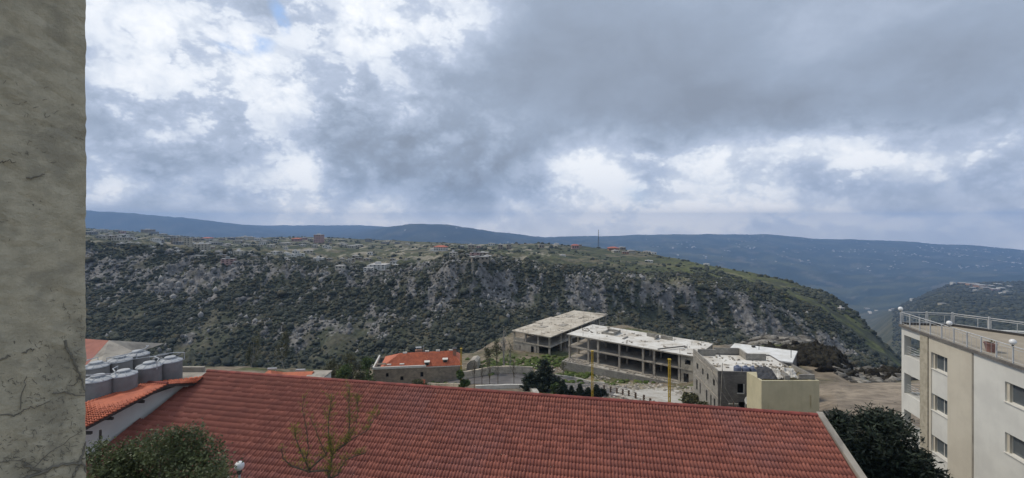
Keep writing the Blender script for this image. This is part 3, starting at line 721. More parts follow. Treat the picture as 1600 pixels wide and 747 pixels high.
def make_tank(label):
    t = thing('water_tank', label, 'water tank', (0, 0, 0), 0, 'grey plastic water tanks on the deck at the left')
    m = MB(); m.lathe([(.0, 0), (.57, 0), (.6, .04), (.6, .35), (.6, .72), (.6, 1.12), (.57, 1.2)], 24); m.build('body', M_tank, t, smooth=True)
    m = MB(); m.lathe([(.6, 1.19), (.62, 1.21), (.60, 1.25), (.45, 1.32), (.30, 1.36), (.29, 1.36)], 24)
    for k in range(8): a = k * math.pi / 4; m.tube([(.3 * math.cos(a), .3 * math.sin(a), 1.37), (.6 * math.cos(a), .6 * math.sin(a), 1.255)], .03, 5)
    m.build('shoulder', M_tanklid, t, smooth=False)
    m = MB(); m.lathe([(.27, 1.34), (.29, 1.44), (.27, 1.47), (.10, 1.50), (0, 1.50)], 20); m.build('lid', M_tanklid, t)
    m = MB(); m.tube([(-.62, -.1, 1.1), (-.7, -.1, 1.15), (-.7, -.1, 1.55), (-.2, -.4, 1.58), (.5, -.45, 1.58), (.7, -.3, 1.55)], .028, 6); m.build('pipe', M_pipeb if label.startswith('third') else M_tanklid, t)
    return t
tk = make_tank('large grey water tank in the front row, half hidden by the plastered pier')
def tankpos(px, pyt, Y): p = P(px, pyt, Y); return (p.x, p.y, deck + .01)
specs = [(153, 578, 23.4, 'large grey water tank in the front row, nearest the plastered pier'), (193, 570, 24.2, 'second grey water tank from the plastered pier, front row, pale domed lid'),
         (233, 563, 25.6, 'third grey water tank from the pier, wide body beside the orange canopy'), (266, 556, 26.6, 'grey water tank furthest right, at the end of the front row'),
         (150, 564, 25.6, 'back row water tank behind the one nearest the pier'), (187, 558, 26.7, 'back row water tank behind the second front tank'), (215, 552, 27.9, 'back row water tank furthest right, with blue pipe beside it')]
for i, (px, py, Y, lab) in enumerate(specs):
    lc = tankpos(px, py, Y)
    if i == 0: tk.location = lc; tk['label'] = lab; tk.rotation_euler.z = .3
    else: dup(tk, lc, lab, rz=rnd.uniform(0, 6))
mb = MB(); mb.tube([(-24.4, 24.3, deck + 1.42), (-22.4, 25.9, deck + 1.46), (-21.0, 27.3, deck + 1.42)], .02, 5)
tag(mb.build('pipe', M_steel), 'thin grey supply pipe running along the tops of the front row water tanks', 'pipe')
# neighbour roof further left
nb = thing('gabled_house', 'red roofed house with grey side slope just beyond the water tanks', 'house', (-48.0, 50, -22))
mb = MB(); mb.box(-9, 3.0, -4.6, 5, 0, 7.3); mb.build('wall', M_white, nb)
mb = MB()
mb.face([(-9.4, 0, 9.9), (3.0, 0, 9.0), (5.0, -5.4, 7.2), (-9.4, -5.4, 7.6)][::-1]); mb.face([(-9.4, 0, 9.9), (-9.4, 5.4, 7.6), (5.0, 5.4, 7.2), (3.0, 0, 9.0)][::-1])
mb.build('roof', M_tile, nb)
mb = MB(); mb.face([(3.0, 0, 9.02), (5.0, 5.4, 7.22), (5.0, -5.4, 7.22)][::-1]); mb.face([(3.05, 0, 9.02), (5.0, -5.4, 7.22), (7.0, -6, 6.9), (6.2, 0, 7.6)]); mb.build('side_slope', M_conc, nb)

# ---- plastered pier at the left edge --------------------------------------------------------
pr = thing('plastered_pier', 'weathered plaster wall filling the left edge of the view, with dry creeper stems', 'wall', (-2.474, 2.6, -17))
PA, PB = Vector((0, 0, 0)), Vector((-.85, -1.15, 0))          # visible face runs from the far edge back towards the camera's left
pn = Vector((PB.y, -PB.x, 0)).normalized(); pn = pn if pn.dot(-Vector((-2.474, 2.6, 0))) > 0 else -pn
mb = MB(); rr_ = random.Random(4); nzz = 300; g_ = []
nu_ = 26
def relief(s, z): return .006 * math.sin(s * 9 + z * 3) + .004 * math.sin(s * 31 - z * 17) + rr_.gauss(0, .0022)
for k in range(nzz + 1):
    z = 12 + k * 11 / nzz
    row = []
    for i in range(nu_ + 1):
        f = i / nu_; p = PA.lerp(PB, f) + pn * relief(f * 1.4, z) + (Vector((rr_.gauss(0, .002) + .0015 * math.sin(z * 7), 0, 0)) if i == 0 else Vector()); row.append(len(mb.v)); mb.v.append((p.x, p.y, z))
    g_.append(row)
for k in range(nzz):
    for i in range(nu_): mb.f.append((g_[k][i], g_[k][i + 1], g_[k + 1][i + 1], g_[k + 1][i])); mb.m.append(0)
# far return and hidden back
bk0, bk1 = (-1.6, .02), (-1.6, -1.15)
for k in range(nzz):
    a, b = mb.v[g_[k][0]], mb.v[g_[k + 1][0]]; mb.face([(bk0[0], bk0[1], a[2]), a, b, (bk0[0], bk0[1], b[2])])
mb.face([(PB.x, PB.y, 12), (bk1[0], bk1[1], 12), (bk1[0], bk1[1], 23), (PB.x, PB.y, 23)]); mb.face([(*bk1, 12), (*bk0, 12), (*bk0, 23), (*bk1, 23)])
mb.prism([(0, 0), bk0, bk1, (PB.x, PB.y)], 0, 12)
mb.build('wall', M_pier, pr, smooth=False)
def on_pier(px, py):
    d = P(px, py, 1.0); t = pr.location.dot(pn) / d.dot(pn) if abs(d.dot(pn)) > 1e-6 else 2.6
    base = Vector((-2.474, 2.6, 0)); t = base.dot(pn) / d.dot(pn); return d * t - pr.location + pn * .004
vinel = [([(0, 753), (34, 749), (60, 739), (90, 728), (122, 724), (133, 716)], .010), ([(122, 724), (131, 703), (134, 690)], .007), ([(34, 726), (50, 731), (75, 737)], .008), ([(113, 747), (120, 730), (125, 722), (132, 728), (134, 738)], .008),
      ([(101, 530), (105, 547), (114, 562), (124, 587), (130, 598), (134, 611)], .007), ([(82, 614), (106, 614), (121, 619), (134, 618)], .005), ([(0, 561), (15, 556), (30, 553), (41, 548), (53, 545)], .006), ([(28, 553), (22, 535), (20, 528)], .004),
      ([(0, 647), (21, 649), (29, 646), (45, 637), (60, 632), (79, 626)], .004), ([(31, 643), (36, 600), (42, 585), (58, 600)], .0025), ([(60, 739), (40, 720), (0, 722)], .003), ([(124, 587), (118, 600), (104, 603)], .003),
      ([(44, 737), (90, 700), (128, 672)], .0025), ([(40, 280), (55, 275), (70, 272)], .004), ([(0, 255), (12, 252), (25, 253)], .003)]
for pts, rad in vinel:
    w3 = [on_pier(*p) for p in pts]; fine = []
    for a, b in zip(w3[:-1], w3[1:]):
        for k in range(4): q = a.lerp(b, k / 4); fine.append((q.x + rnd.gauss(0, .004), q.y, q.z + rnd.gauss(0, .005)))
    fine.append(tuple(w3[-1])); vn = MB(); vn.tube(fine, [rad * (1 - .5 * i / len(fine)) for i in range(len(fine))], 6); vn.build('creeper_stem', M_vine, pr)
tw = MB(); r5 = random.Random(9)
for k in range(520):
    cx = r5.uniform(0, 130); cy = r5.choice([r5.uniform(480, 745), r5.uniform(120, 740), r5.gauss(560, 50), r5.gauss(700, 40)])
    a = r5.gauss(0, .5) + (1.5 if r5.random() < .35 else 0); L_ = r5.uniform(2, 9); pts = []
    for q in range(4): pts.append(on_pier(min(cx + math.cos(a) * L_ * q / 3 + r5.gauss(0, .8), 133), cy + math.sin(a) * L_ * q / 3 + r5.gauss(0, .8)) - pn * .003)
    tw.tube(pts, .0011, 4, cap=False)
tag(tw.build('creeper_rootlets', mat('rootlets', (.20, .19, .155), (.16, .15, .12), 9, .95), pr), kind='stuff')

# ---- white building at the right ------------------------------------------------------------
wbld = thing('white_apartment_block', 'white and beige plastered block with roof terrace at the right edge', 'building', (32.0, 36.8, -24.5), math.atan2(-1, -.2257))
# local x runs along the facade towards the camera, local y (+) runs into ... facade normal is -y? resolve below
_Wc = Matrix.Translation(wbld.location) @ Matrix.Rotation(wbld.rotation_euler.z, 4, 'Z')
ZT = 24.5 - 8.36      # terrace edge height above base
def up(z): return z + 24.5
# with x along (-.22,-.97) the building body lies to the left of travel = +y local
cs_ = 1.0252
holesF = []
uu = lambda t: t * cs_
lw = [(-9.02, -10.66), (-12.08, -13.75), (-15.05, -16.7), (-18.1, -19.7)]
ww = [(-9.5, -10.70), (-12.56, -13.76), (-15.64, -16.84), (-18.7, -19.9)]
for z1, z0 in lw: holesF.append((uu(.34), uu(2.32), up(z0), up(z1)))
for z1, z0 in ww: holesF.append((uu(3.5), uu(5.13), up(z0), up(z1)))
for z1, z0 in ww: holesF.append((uu(9.71), uu(11.6), up(z0) , up(z1)))
for z1, z0 in ww: holesF.append((uu(14.6), uu(16.5), up(z0) , up(z1)))
mb = MB(); mb.wall(uu(20), 0, ZT, holesF, .42, 0.0)
WB_D = 9.0
# end wall (far end) with the loggia's second opening; rear and near walls
endh = [(.5, 2.6, up(z0), up(z1)) for z1, z0 in lw]
sub = MB(); sub.wall(WB_D, 0, ZT, endh, .3, 0, x0=.425)
for v, f, m_ in ((sub.v, sub.f, sub.m),):
    off = len(mb.v); mb.v += [(y, x, z) for x, y, z in v]; mb.f += [tuple(off + i for i in q)[::-1] for q in f]; mb.m += m_
mb.box(uu(2.9), uu(3.15), .43, 8.9, 0, ZT - .01); mb.box(.31, uu(2.89), 2.9, 3.1, 0, ZT - .01); mb.box(uu(20) - .3, uu(20), .43, WB_D, 0, ZT); mb.box(.31, uu(20) - .31, WB_D - .3, WB_D, 0, ZT - .01)
for z1, z0 in lw: mb.box(.31, uu(2.89), .43, 2.89, up(z0) - .35, up(z0) - .12)
mb.build('wall', M_white, wbld)
mb = MB()
mb.box(uu(2.36), uu(3.2), -.10, -.002, 0, ZT - .08); mb.build('rough_pilaster', M_beiger, wbld)
mb = MB(); mb.wall(uu(7.28), 0, ZT - .06, [(uu(3.5), uu(5.13), 0, up(-9.5))], .05, -.052, x0=uu(3.26)); mb.build('beige_band', M_beige, wbld)
mb = MB(); mb.box(uu(7.29), uu(7.36), -.03, -.002, 0, ZT - .05); mb.build('render_joint', M_conc, wbld)
def winunit(u0, u1, z0, z1, shut):
    r_ = MB(); r_.wall(u1 - .001, z0 + .001, z1 - .001, [(u0 + .02 + shut, (u0 + u1 + shut) / 2 - .02, z0 + .05, z1 - .05), ((u0 + u1 + shut) / 2 + .03, u1 - .06, z0 + .05, z1 - .05)], .05, .22, x0=u0 + shut + .001)
    fr = r_.build('window_frame', M_trim, wbld)
    g_ = MB(); g_.face([(u0 + shut + .02, .255, z0 + .03), (u1 - .02, .255, z0 + .03), (u1 - .02, .255, z1 - .03), (u0 + shut + .02, .255, z1 - .03)]); g_.build('pane', M_win, fr)
    c_ = MB(); nn = 14; pts = [(u0 + shut + .04 + (u1 - u0 - shut - .08) * (.5 + .5 * k / nn), .33 + .03 * math.sin(k * 2.1)) for k in range(nn + 1)]
    for k in range(nn): c_.face([(pts[k][0], pts[k][1], z0 + .03), (pts[k + 1][0], pts[k + 1][1], z0 + .03), (pts[k + 1][0], pts[k + 1][1], z1 - .03), (pts[k][0], pts[k][1], z1 - .03)])
    c_.build('curtain', M_curt, fr)
    b_ = MB(); b_.box(u0 + .002, u0 + shut, .10, .21, z0 + .002, z1 - .002); b_.build('shutter', M_beige, fr)
    k_ = MB(); k_.box(u0 + .01, u1 - .01, .422, 1.2, z0 - .02, z1 + .02); k_.build('room', M_wind, fr)
    s_ = MB(); s_.box(u0 - .04, u1 + .04, -.07, .2, z0 - .05, z0 - .001); s_.build('sill', M_trim, fr)
for z1, z0 in ww:
    winunit(uu(3.5), uu(5.13), up(z0), up(z1), .16); winunit(uu(9.71), uu(11.6), up(z0), up(z1), .2); winunit(uu(14.6), uu(16.5), up(z0), up(z1), .2)
for z1, z0 in lw:
    l_ = MB()
    for zz in (.25, .5, .75, .98): l_.tube([(uu(.36), .2, up(z0) + zz * .75), (uu(2.3), .2, up(z0) + zz * .75)], .018, 5)
    for zz in (.25, .5, .75, .98): l_.tube([(.15, .52, up(z0) + zz * .75), (.15, 2.58, up(z0) + zz * .75)], .018, 5)
    l_.build('balcony_rail', M_steel, wbld)
# terrace floor follows the bent back edge
Wi = _Wc.inverted()
bk = [Vector((35.5, 36.1, 0)), Vector((37.7, 32.6, 0)), Vector((39.5, 27.0, 0)), Vector((40.5, 17, 0))]
bl = [(Wi @ Vector((p.x, p.y, -24.5))) for p in bk]
mb = MB(); poly = [(-.05, -.12), (uu(20), -.12), (uu(20), WB_D)] + [(q.x, q.y) for q in bl[::-1] if q.x < uu(19.5)]
mb.prism(poly, ZT + .002, ZT + .12, 0); mb.build('terrace_floor', M_floor, wbld)
mb = MB(); mb.box(-.06, uu(20), -.17, -.122, ZT - .06, ZT + .14); mb.build('edge_strip', M_blockd, wbld)
mb = MB()
for a, b in zip([(0, 0)] + [(q.x, q.y) for q in bl], [(q.x, q.y) for q in bl]):
    A_ = Vector((a[0], a[1], 0)); B_ = Vector((b[0], b[1], 0)); dd = (B_ - A_).normalized(); nn_ = Vector((-dd.y, dd.x, 0)) * .09
    for s_ in (1,): mb.prism([tuple((A_ - nn_).xy), tuple((B_ - nn_).xy), tuple((B_ + nn_).xy), tuple((A_ + nn_).xy)], ZT + .121, ZT + .28)
mb.build('dark_kerb', M_dark, wbld)
# railing: a thing bolted to the terrace stays part of the block
rl = MB(); zr = ZT + .12
front = [(.02 + k * uu(1.15), -.08) for k in range(0, 18)]
rl.tube([(0, -.08, zr + 1.02), (uu(19.8), -.08, zr + 1.02)], .032, 6); rl.tube([(0, -.08, zr + .86), (uu(19.8), -.08, zr + .86)], .016, 5); rl.tube([(0, -.08, zr + .12), (uu(19.8), -.08, zr + .12)], .016, 5)
frail = rl.build('front_railing', M_steel, wbld)
p0 = MB(); p0.box(-.03, .03, -.03, .03, 0, 1.02); post0 = p0.build('post', M_steel, frail); first = True
for i, (x, y) in enumerate(front):
    o = post0 if first else post0.copy()
    if not first: COL.objects.link(o); o.parent = frail
    first = False; o.location = (x, y, zr)
    if i < len(front) - 1:
        q = MB(); 
rl = MB()
for i in range(len(front) - 1):
    for k in (1, 2): x = front[i][0] + uu(1.15) * k / 3; rl.tube([(x, -.08, zr + .12), (x, -.08, zr + .86)], .008, 4, cap=False)
rl.build('baluster', M_steel, frail)
rl = MB(); cor = [Vector((0, 0, 0))] + [Vector((q.x, q.y, 0)) for q in bl]
pst = MB(); bars = MB()
for a, b in zip(cor[:-1], cor[1:]):
    rl.tube([(a.x, a.y, zr + 1.02), (b.x, b.y, zr + 1.02)], .035, 6)
    Ls = (b - a).length; n = max(1, round(Ls / 2.0)); dd = (b - a).normalized()
    for k in range(n):
        s0 = a + dd * (Ls * k / n + .10); s1 = a + dd * (Ls * (k + 1) / n - .10)
        for z_ in (.88, .2): bars.tube([(s0.x, s0.y, zr + z_), (s1.x, s1.y, zr + z_)], .024, 5)
        for q in (s0, s1, s0.lerp(s1, .72)): bars.tube([(q.x, q.y, zr + .2), (q.x, q.y, zr + .88)], .02, 5)
        q = a + dd * (Ls * k / n); pst.box(q.x - .05, q.x + .05, q.y - .05, q.y + .05, zr, zr + 1.12)
brail = rl.build('back_railing', M_steel, wbld); pst.build('post', M_steel, brail); bars.build('rail_panel', M_steel, brail)
def globe_lamp(i, x, y, z, lab):
    p = _Wc @ Vector((x, y, z)); t_ = thing('globe_lamp', lab, 'lamp', p, 0, 'white globe lamps on the terrace railing')
    m = MB(); m.lathe([(.0, 0), (.05, 0), (.05, .05), (.03, .08)], 10); m.build('socket', M_dark, t_)
    m = MB(); m.lathe([(.17 * math.sin(math.pi * k / 10), .24 - .17 * math.cos(math.pi * k / 10)) for k in range(11)], 16); m.build('globe', M_globe, t_, smooth=True)
for i, (t_, lab) in enumerate([(0.02, 'small white globe lamp at the far corner of the terrace railing'), (5.35, 'white globe lamp on the front railing above the beige band'), (10.35, 'white globe lamp on the front railing nearest the right edge')]):
    globe_lamp(i, uu(t_), -.08, zr + 1.03, lab)
pp = P(1548, 554, 28.9); pt = thing('plant_pot', 'faded red round plant pot standing on the beige roof terrace', 'plant pot', (pp.x, pp.y, -8.23))
m = MB(); m.lathe([(0, 0), (.22, 0), (.30, .48), (.34, .5), (.34, .58), (.29, .58), (.27, .5), (0, .5)], 16); m.build('pot', M_terr, pt)
m = MB()
for k in range(26): a = rnd.uniform(0, 6.28); r_ = rnd.uniform(.02, .2); m.tube([(r_ * .5 * math.cos(a), r_ * .5 * math.sin(a), .5), (r_ * 1.2 * math.cos(a), r_ * 1.2 * math.sin(a), .5 + rnd.uniform(.1, .3))], .012, 4)
m.build('plant', M_olv, pt)

# ---- unfinished concrete frames ------------------------------------------------------------
def frame_building(name, label, C0, e1, Lu, Lv, zroof, storeys, hs, colu, colv, roofs, walls, extras, topmat, base_drop=1.6):
    rz = math.atan2(e1[1], e1[0]); nb_ = len(storeys)
    zb = zroof - sum(storeys)
    t = thing(name, label, 'building', (C0[0], C0[1], zb), rz)
    z = 0.0; levels = [0.0]
    for h in storeys: z += h; levels.append(z)
    for li, z in enumerate(levels):
        if li == nb_:
            m = MB()
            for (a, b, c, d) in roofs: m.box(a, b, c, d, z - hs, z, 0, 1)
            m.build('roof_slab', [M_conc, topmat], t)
        else:
            m = MB(); m.box(-.1, Lu + .1, -.1, Lv, z - hs, z); m.build('floor_slab', M_conc, t)
    m0 = MB(); m0.box(-.22, .22, -.22, .22, 0, 1); me = None
    for li in range(nb_):
        h = storeys[li] - hs
        mm = MB(); mm.box(-.25, .25, -.25, .25, 0, h); first = None
        for v in colv:
            for u in colu:
                if any(w_[4] == li and w_[0] - .3 < u < w_[1] + .3 and w_[2] - .3 < v < w_[3] + .3 for w_ in walls): pass
                if first is None: first = mm.build('column', M_conc, t); o = first
                else: o = first.copy(); COL.objects.link(o); o.parent = t
                o.location = (u, v, levels[li])
    m = MB()
    for u in colu:
        for v in colv: m.box(u - .3, u + .3, v - .3, v + .3, -base_drop, -hs)
    m.box(0, Lu, Lv * .25, Lv - .3, -base_drop, -hs - .01); m.build('footing', M_blockd, t)
    return t, levels
e1 = Vector((1.256, -1)).normalized(); C0 = (16.5, 131.0)
def uB(px): r = (px - CX) / F; return (131 * r - 16.5) / (1.256 + r) * 1.6055
colu = [uB(p) for p in (889.5, 919, 934, 967.5, 1004.4, 1021.8, 1061)]
LB = uB(1087)
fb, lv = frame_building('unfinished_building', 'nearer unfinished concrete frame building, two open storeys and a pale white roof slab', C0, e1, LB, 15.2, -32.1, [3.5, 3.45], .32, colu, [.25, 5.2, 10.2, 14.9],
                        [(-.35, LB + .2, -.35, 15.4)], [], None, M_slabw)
m = MB()
m.wall(LB, .02, lv[2] - .33, [(uB(1070), uB(1079), lv[1] + 1.0, lv[1] + 2.2), (uB(1068), uB(1076), .1, 2.3)], .25, .02, x0=uB(1064)); m.box(uB(1064), LB, 14.9, 15.15, 0, lv[2] - .33); m.box(LB - .25, LB, .3, 14.89, .02, lv[2] - .33)
split('end_bay_wall', m, M_conc, fb)
m = MB()
for li in (0, 1):
    m.box(6.5, LB - 4.5, 9.6, 9.85, lv[li], lv[li + 1] - .33); m.box(14.0, 14.2, 3.5, 9.59, lv[li], lv[li + 1] - .33)
    m.box(24.0, 24.2, 2.5, 9.59, lv[li], lv[li + 1] - .33); m.box(0.3, 6.0, 14.6, 14.8, lv[li], lv[li] + 1.1)
split('inner_wall', m, M_conc, fb)
m = MB()
z2 = lv[2]
m.box(7.5, 11.2, 10.2, 10.5, z2, z2 + .75); m.box(7.5, 7.8, 6.0, 10.19, z2, z2 + .5); m.box(7.81, 11.2, 6.2, 6.45, z2, z2 + .65); m.box(11.21, 11.5, 6.2, 10.5, z2, z2 + .9)
m.box(19.0, 22.2, 11.5, 11.8, z2, z2 + 1.0); m.box(22.21, 22.5, 9.0, 11.8, z2, z2 + 1.0); m.box(23.2, 26.5, 11.0, 11.3, z2, z2 + 1.0); m.box(15.0, 15.4, 4.0, 7.0, z2, z2 + .3)
split('stair_upstand', m, M_block, fb)
m = MB()
for k in range(34):
    u = rnd.choice([rnd.uniform(0, LB), rnd.choice(colu)]); v = rnd.choice([.3, 5.2, 10.2, 14.8]); h = rnd.uniform(.4, 1.3); m.tube([(u, v, z2), (u + rnd.gauss(0, .08), v + rnd.gauss(0, .08), z2 + h)], rnd.choice([.03, .06]), 4)
tag(m.build('rebar_stub', M_barkp, fb), kind='stuff')
m = MB(); Mx = Matrix.Rotation(.65, 4, 'Z'); m.box(0, 8.5, -.15, .15, z2 + .35, z2 + .6, M=Matrix.Translation((27.0, -1.2, 0)) @ Matrix.Rotation(R(58), 4, 'Z')); m.build('loose_beam', M_blockd, fb)
m = MB()
for k in range(60):
    u, v = rnd.uniform(0, LB), rnd.uniform(0, 15); a = rnd.uniform(0, 3); s_ = rnd.uniform(.15, .6)
    m.box(-s_, s_, -s_ * .3, s_ * .3, z2 + .001, z2 + rnd.uniform(.08, .3), M=Matrix.Translation((u, v, 0)) @ Matrix.Rotation(a, 4, 'Z'))
tag(m.build('roof_debris', M_rub, fb), kind='stuff')

e2 = Vector((1.376, -1)).normalized(); LA = 14.8; A0 = (.43, 153.7)
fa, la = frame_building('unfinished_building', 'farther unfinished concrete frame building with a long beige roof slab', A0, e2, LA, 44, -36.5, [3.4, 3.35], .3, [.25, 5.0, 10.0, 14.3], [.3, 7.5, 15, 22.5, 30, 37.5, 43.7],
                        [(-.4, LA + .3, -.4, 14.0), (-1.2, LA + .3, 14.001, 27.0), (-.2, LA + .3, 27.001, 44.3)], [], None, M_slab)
m = MB(); m.wall(9.4, .01, la[1] - .31, [(2.6, 3.0, .9, 2.0), (7.2, 8.4, .1, 2.5)], .25, .03, x0=.46); m.box(.02, .3, .6, 14, .01, la[1] - .31); m.wall(4.6, la[1], la[1] + 1.1, [], .2, .05, x0=.46)
split('front_wall', m, M_conc, fa)
m = MB()
for li in (0, 1): m.box(1.0, 13.5, 22.0, 22.25, la[li], la[li + 1] - .31); m.box(5.2, 13.8, 12.0, 12.2, la[li], la[li + 1] - .31)
m.box(.3, .5, 8, 43, la[1], la[1] + 1.3); split('inner_wall', m, M_conc, fa)
m = MB(); z2 = la[2]
m.box(4, 6.5, 9, 11.5, z2, z2 + .12); m.box(9, 11, 15, 19, z2, z2 + .15); m.box(3, 5, 30, 34, z2, z2 + .15); m.box(-1.2, 2, 13.8, 14.0, z2, z2 + .3); m.box(10, 14.8, 41.5, 44, z2, z2 + .25); split('roof_upstand', m, M_conc, fa)
m = MB()
for k in range(40): u, v = rnd.uniform(0, LA), rnd.choice([.3, 7.5, 15, 22.5, 30, 37.5, 43.5]); m.tube([(u, v, z2), (u + rnd.gauss(0, .08), v, z2 + rnd.uniform(.5, 1.5))], .045, 4)
tag(m.build('rebar_stub', M_barkp, fa), kind='stuff')
m = MB()
for k in range(50):
    u, v = rnd.uniform(0, LA), rnd.uniform(0, 40); a = rnd.uniform(0, 3); s_ = rnd.uniform(.2, .9)
    m.box(-s_, s_, -s_ * .3, s_ * .3, z2 + .001, z2 + rnd.uniform(.05, .2), M=Matrix.Translation((u, v, 0)) @ Matrix.Rotation(a, 4, 'Z'))
tag(m.build('roof_debris', M_rub, fa), kind='stuff')

# ---- terrace wall in front of the near frame ------------------------------------------------
tw_ = thing('terrace_retaining_wall', 'long grey block retaining wall with rubble on top before the unfinished buildings', 'wall', (14.6, 128, -43.6), math.atan2(-19.2, 28.1))
m = MB(); Lw = 34.0
m.box(0, Lw, 0, .5, 0, 4.35); m.box(-.5, 0, 0, 9, 0, 4.35); m.box(.01, Lw, .51, 9.0, 3.2, 4.2, 0, 1)
m.build('wall', [M_block, M_pad], tw_)
m = MB()
for k in range(260):
    u, v = rnd.uniform(0, 7) if k < 110 else rnd.uniform(0, Lw), rnd.uniform(.6, 5.5); s_ = rnd.uniform(.08, .38); q = MB()
    m.box(-s_, s_, -s_ * .6, s_ * .6, -s_ * .4, s_ * .5, M=Matrix.Translation((u, v, 4.3)) @ Matrix.Rotation(rnd.uniform(0, 3), 4, 'Z') @ Matrix.Rotation(rnd.uniform(-.5, .5), 4, 'X'))
tag(m.build('rubble_on_wall', M_rub, tw_), kind='stuff')

# ---- grey block building -------------------------------------------------------------------
C_o = (32.2, 70.0, -34.2)
cb = thing('block_building', 'grey block building with a pale flat roof and blue tanks beside the yellow house', 'building', C_o, math.atan2(-.093, 1))
zt = -23 + 34.2; CL, CW = 13.6, 12.6
m = MB()
wh = []
for u0, u1 in ((2.9, 3.8), (6.0, 6.7), (10.6, 11.5)): wh.append((u0, u1, zt - 3.3, zt - 1.85)); wh.append((u0 + .2, u1 + .2, zt - 7.0, zt - 4.7))
m.wall(CL, 0, zt, wh, .25, 0.0)
hs_ = []
for v0, v1 in ((1.4, 2.3), (4.3, 5.1), (6.8, 7.6), (9.6, 10.6)): hs_.append((v0, v1, zt - 3.0, zt - 1.9))
for v0, v1 in ((1.2, 1.9), (2.9, 3.5), (4.9, 5.6), (8.3, 8.9), (10.0, 10.8)): hs_.append((v0, v1, zt - 6.8, zt - 4.9))
sub = MB(); sub.wall(CW, 0, zt, hs_, .24, 0.0, x0=.251)
off = len(m.v); m.v += [(y, x, z) for x, y, z in sub.v]; m.f += [tuple(off + i for i in q)[::-1] for q in sub.f]; m.m += [1] * len(sub.f)
m.box(CL - .25, CL, .26, CW, 0, zt - .8); m.box(.26, CL - .26, CW - .25, CW, 0, zt - .7)
m.build('wall', [M_blockd, M_block], cb)  # same blockwork; the front's shade is put into its darker colour
m = MB(); m.box(.255, CL - .255, .255, CW - .255, zt - 1.05, zt - .9, 0, 1); m.box(.255, CL - .255, .255, CW - .255, zt - 4.4, zt - 4.2); m.build('roof_slab', [M_conc, M_slabw], cb)
m = MB(); m.box(.9, 13.0, .9, 12.0, zt - 8, zt - 1.1); m.build('dark_interior', M_wind, cb)
m = MB()
for (zc) in (zt - .98, zt - 4.35): m.box(-.06, -.002, -.05, CW, zc, zc + .16)
split('string_course', m, M_conc, cb)
m = MB()
m.box(.5, 3.6, CW - 1.2, CW - .95, zt - .9, zt + .25); m.box(3.61, 8.0, CW - .2, CW + .05, zt - .9, zt + .35); m.box(8.01, 8.25, CW - 3.2, CW, zt - .9, zt + .3); m.box(8.26, 11.4, CW - 3.2, CW - 2.95, zt - .9, zt + .25)
m.box(10.4, 10.8, CW - 3.25, CW - 3.21, zt - .5, zt + .05); split('roof_parapet', m, M_block, cb)
m = MB()
for h in wh: m.box(h[0] - .08, h[1] + .08, -.06, .1, h[2] - .1, h[2] - .002); m.box(h[1] + .002, h[1] + .12, -.05, .1, h[2], h[3])
split('window_surround', m, M_trim, cb)
m = MB()
for k in range(70):
    u, v = rnd.uniform(.6, 12.5), rnd.uniform(2, 12); a = rnd.uniform(0, 3); s_ = rnd.uniform(.08, .35)
    m.box(-s_, s_, -s_ * .5, s_ * .5, zt - .899, zt - .9 + rnd.uniform(.05, .22), M=Matrix.Translation((u, v, 0)) @ Matrix.Rotation(a, 4, 'Z'))
tag(m.build('roof_debris', M_rub, cb), kind='stuff')
Cc = Matrix.Translation(C_o) @ Matrix.Rotation(cb.rotation_euler.z, 4, 'Z')
def make_btank(lab):
    t = thing('blue_water_tank', lab, 'water tank', (0, 0, 0), 0, 'blue water tanks on the flat roof')
    m = MB(); m.lathe([(0, 0), (.55, 0), (.58, .05), (.58, .4), (.565, .43), (.58, .46), (.58, .95), (.55, 1.1), (.3, 1.22), (.24, 1.22)], 18); m.build('body', M_bluetank, t, smooth=True)
    m = MB(); m.lathe([(.24, 1.2), (.24, 1.32), (0, 1.35)], 14); m.build('lid', M_bluetank, t)
    m = MB(); m.tube([(.3, .3, 1.2), (.3, .3, 1.5), (1.0, .3, 1.5)], .03, 5); m.build('pipe', M_tanklid, t); return t
names = ['leftmost blue water tank behind the grey roof parapet', 'second blue water tank from the left on the pale roof', 'third blue water tank from the left on the pale roof', 'rightmost blue water tank on the pale roof, next to the black sheet']
bt0 = None
for i, (u, v) in enumerate([(3.65, 1.9), (4.85, 1.75), (6.05, 1.8), (7.1, 2.0)]):
    p = Cc @ Vector((u, v, zt - .895))
    if bt0 is None: bt0 = make_btank(names[0]); bt0.location = p
    else: dup(bt0, p, names[i], rz=rnd.uniform(0, 1))
sdp = P(1172, 627, 68.5); sdh = thing('satellite_dish', 'white satellite dish beside the shaded block wall and yellow house', 'satellite dish', sdp)
m = MB(); m.lathe([(0, 0), (.3, .03), (.6, .12), (.75, .2), (.74, .22), (.58, .14), (.3, .05), (0, .02)], 18); dsh = m.build('dish', M_trim, sdh, smooth=True); dsh.rotation_euler = (R(62), 0, R(-35))
m = MB(); m.tube([(0, .02, 0), (0, .7, -.3), (0, .75, -1.2)], .03, 5); m.tube([(0, 0, 0), (-.2, -.6, .1)], .015, 4); m.build('arm', M_steel, sdh)
up_ = P(1146, 640, 66); pz = H(up_.x, up_.y)
t_ = thing('utility_pole', 'wooden pole with crossbar and wires in front of the shaded block wall', 'pole', (up_.x, up_.y, pz))
m = MB(); m.tube([(0, 0, 0), (0, 0, -26.2 - pz)], [.14, .09], 8); m.build('pole', M_brown, t_)
m = MB(); m.box(-.7, .7, -.06, .06, -26.6 - pz, -26.45 - pz); m.build('crossbar', M_barkp, t_)
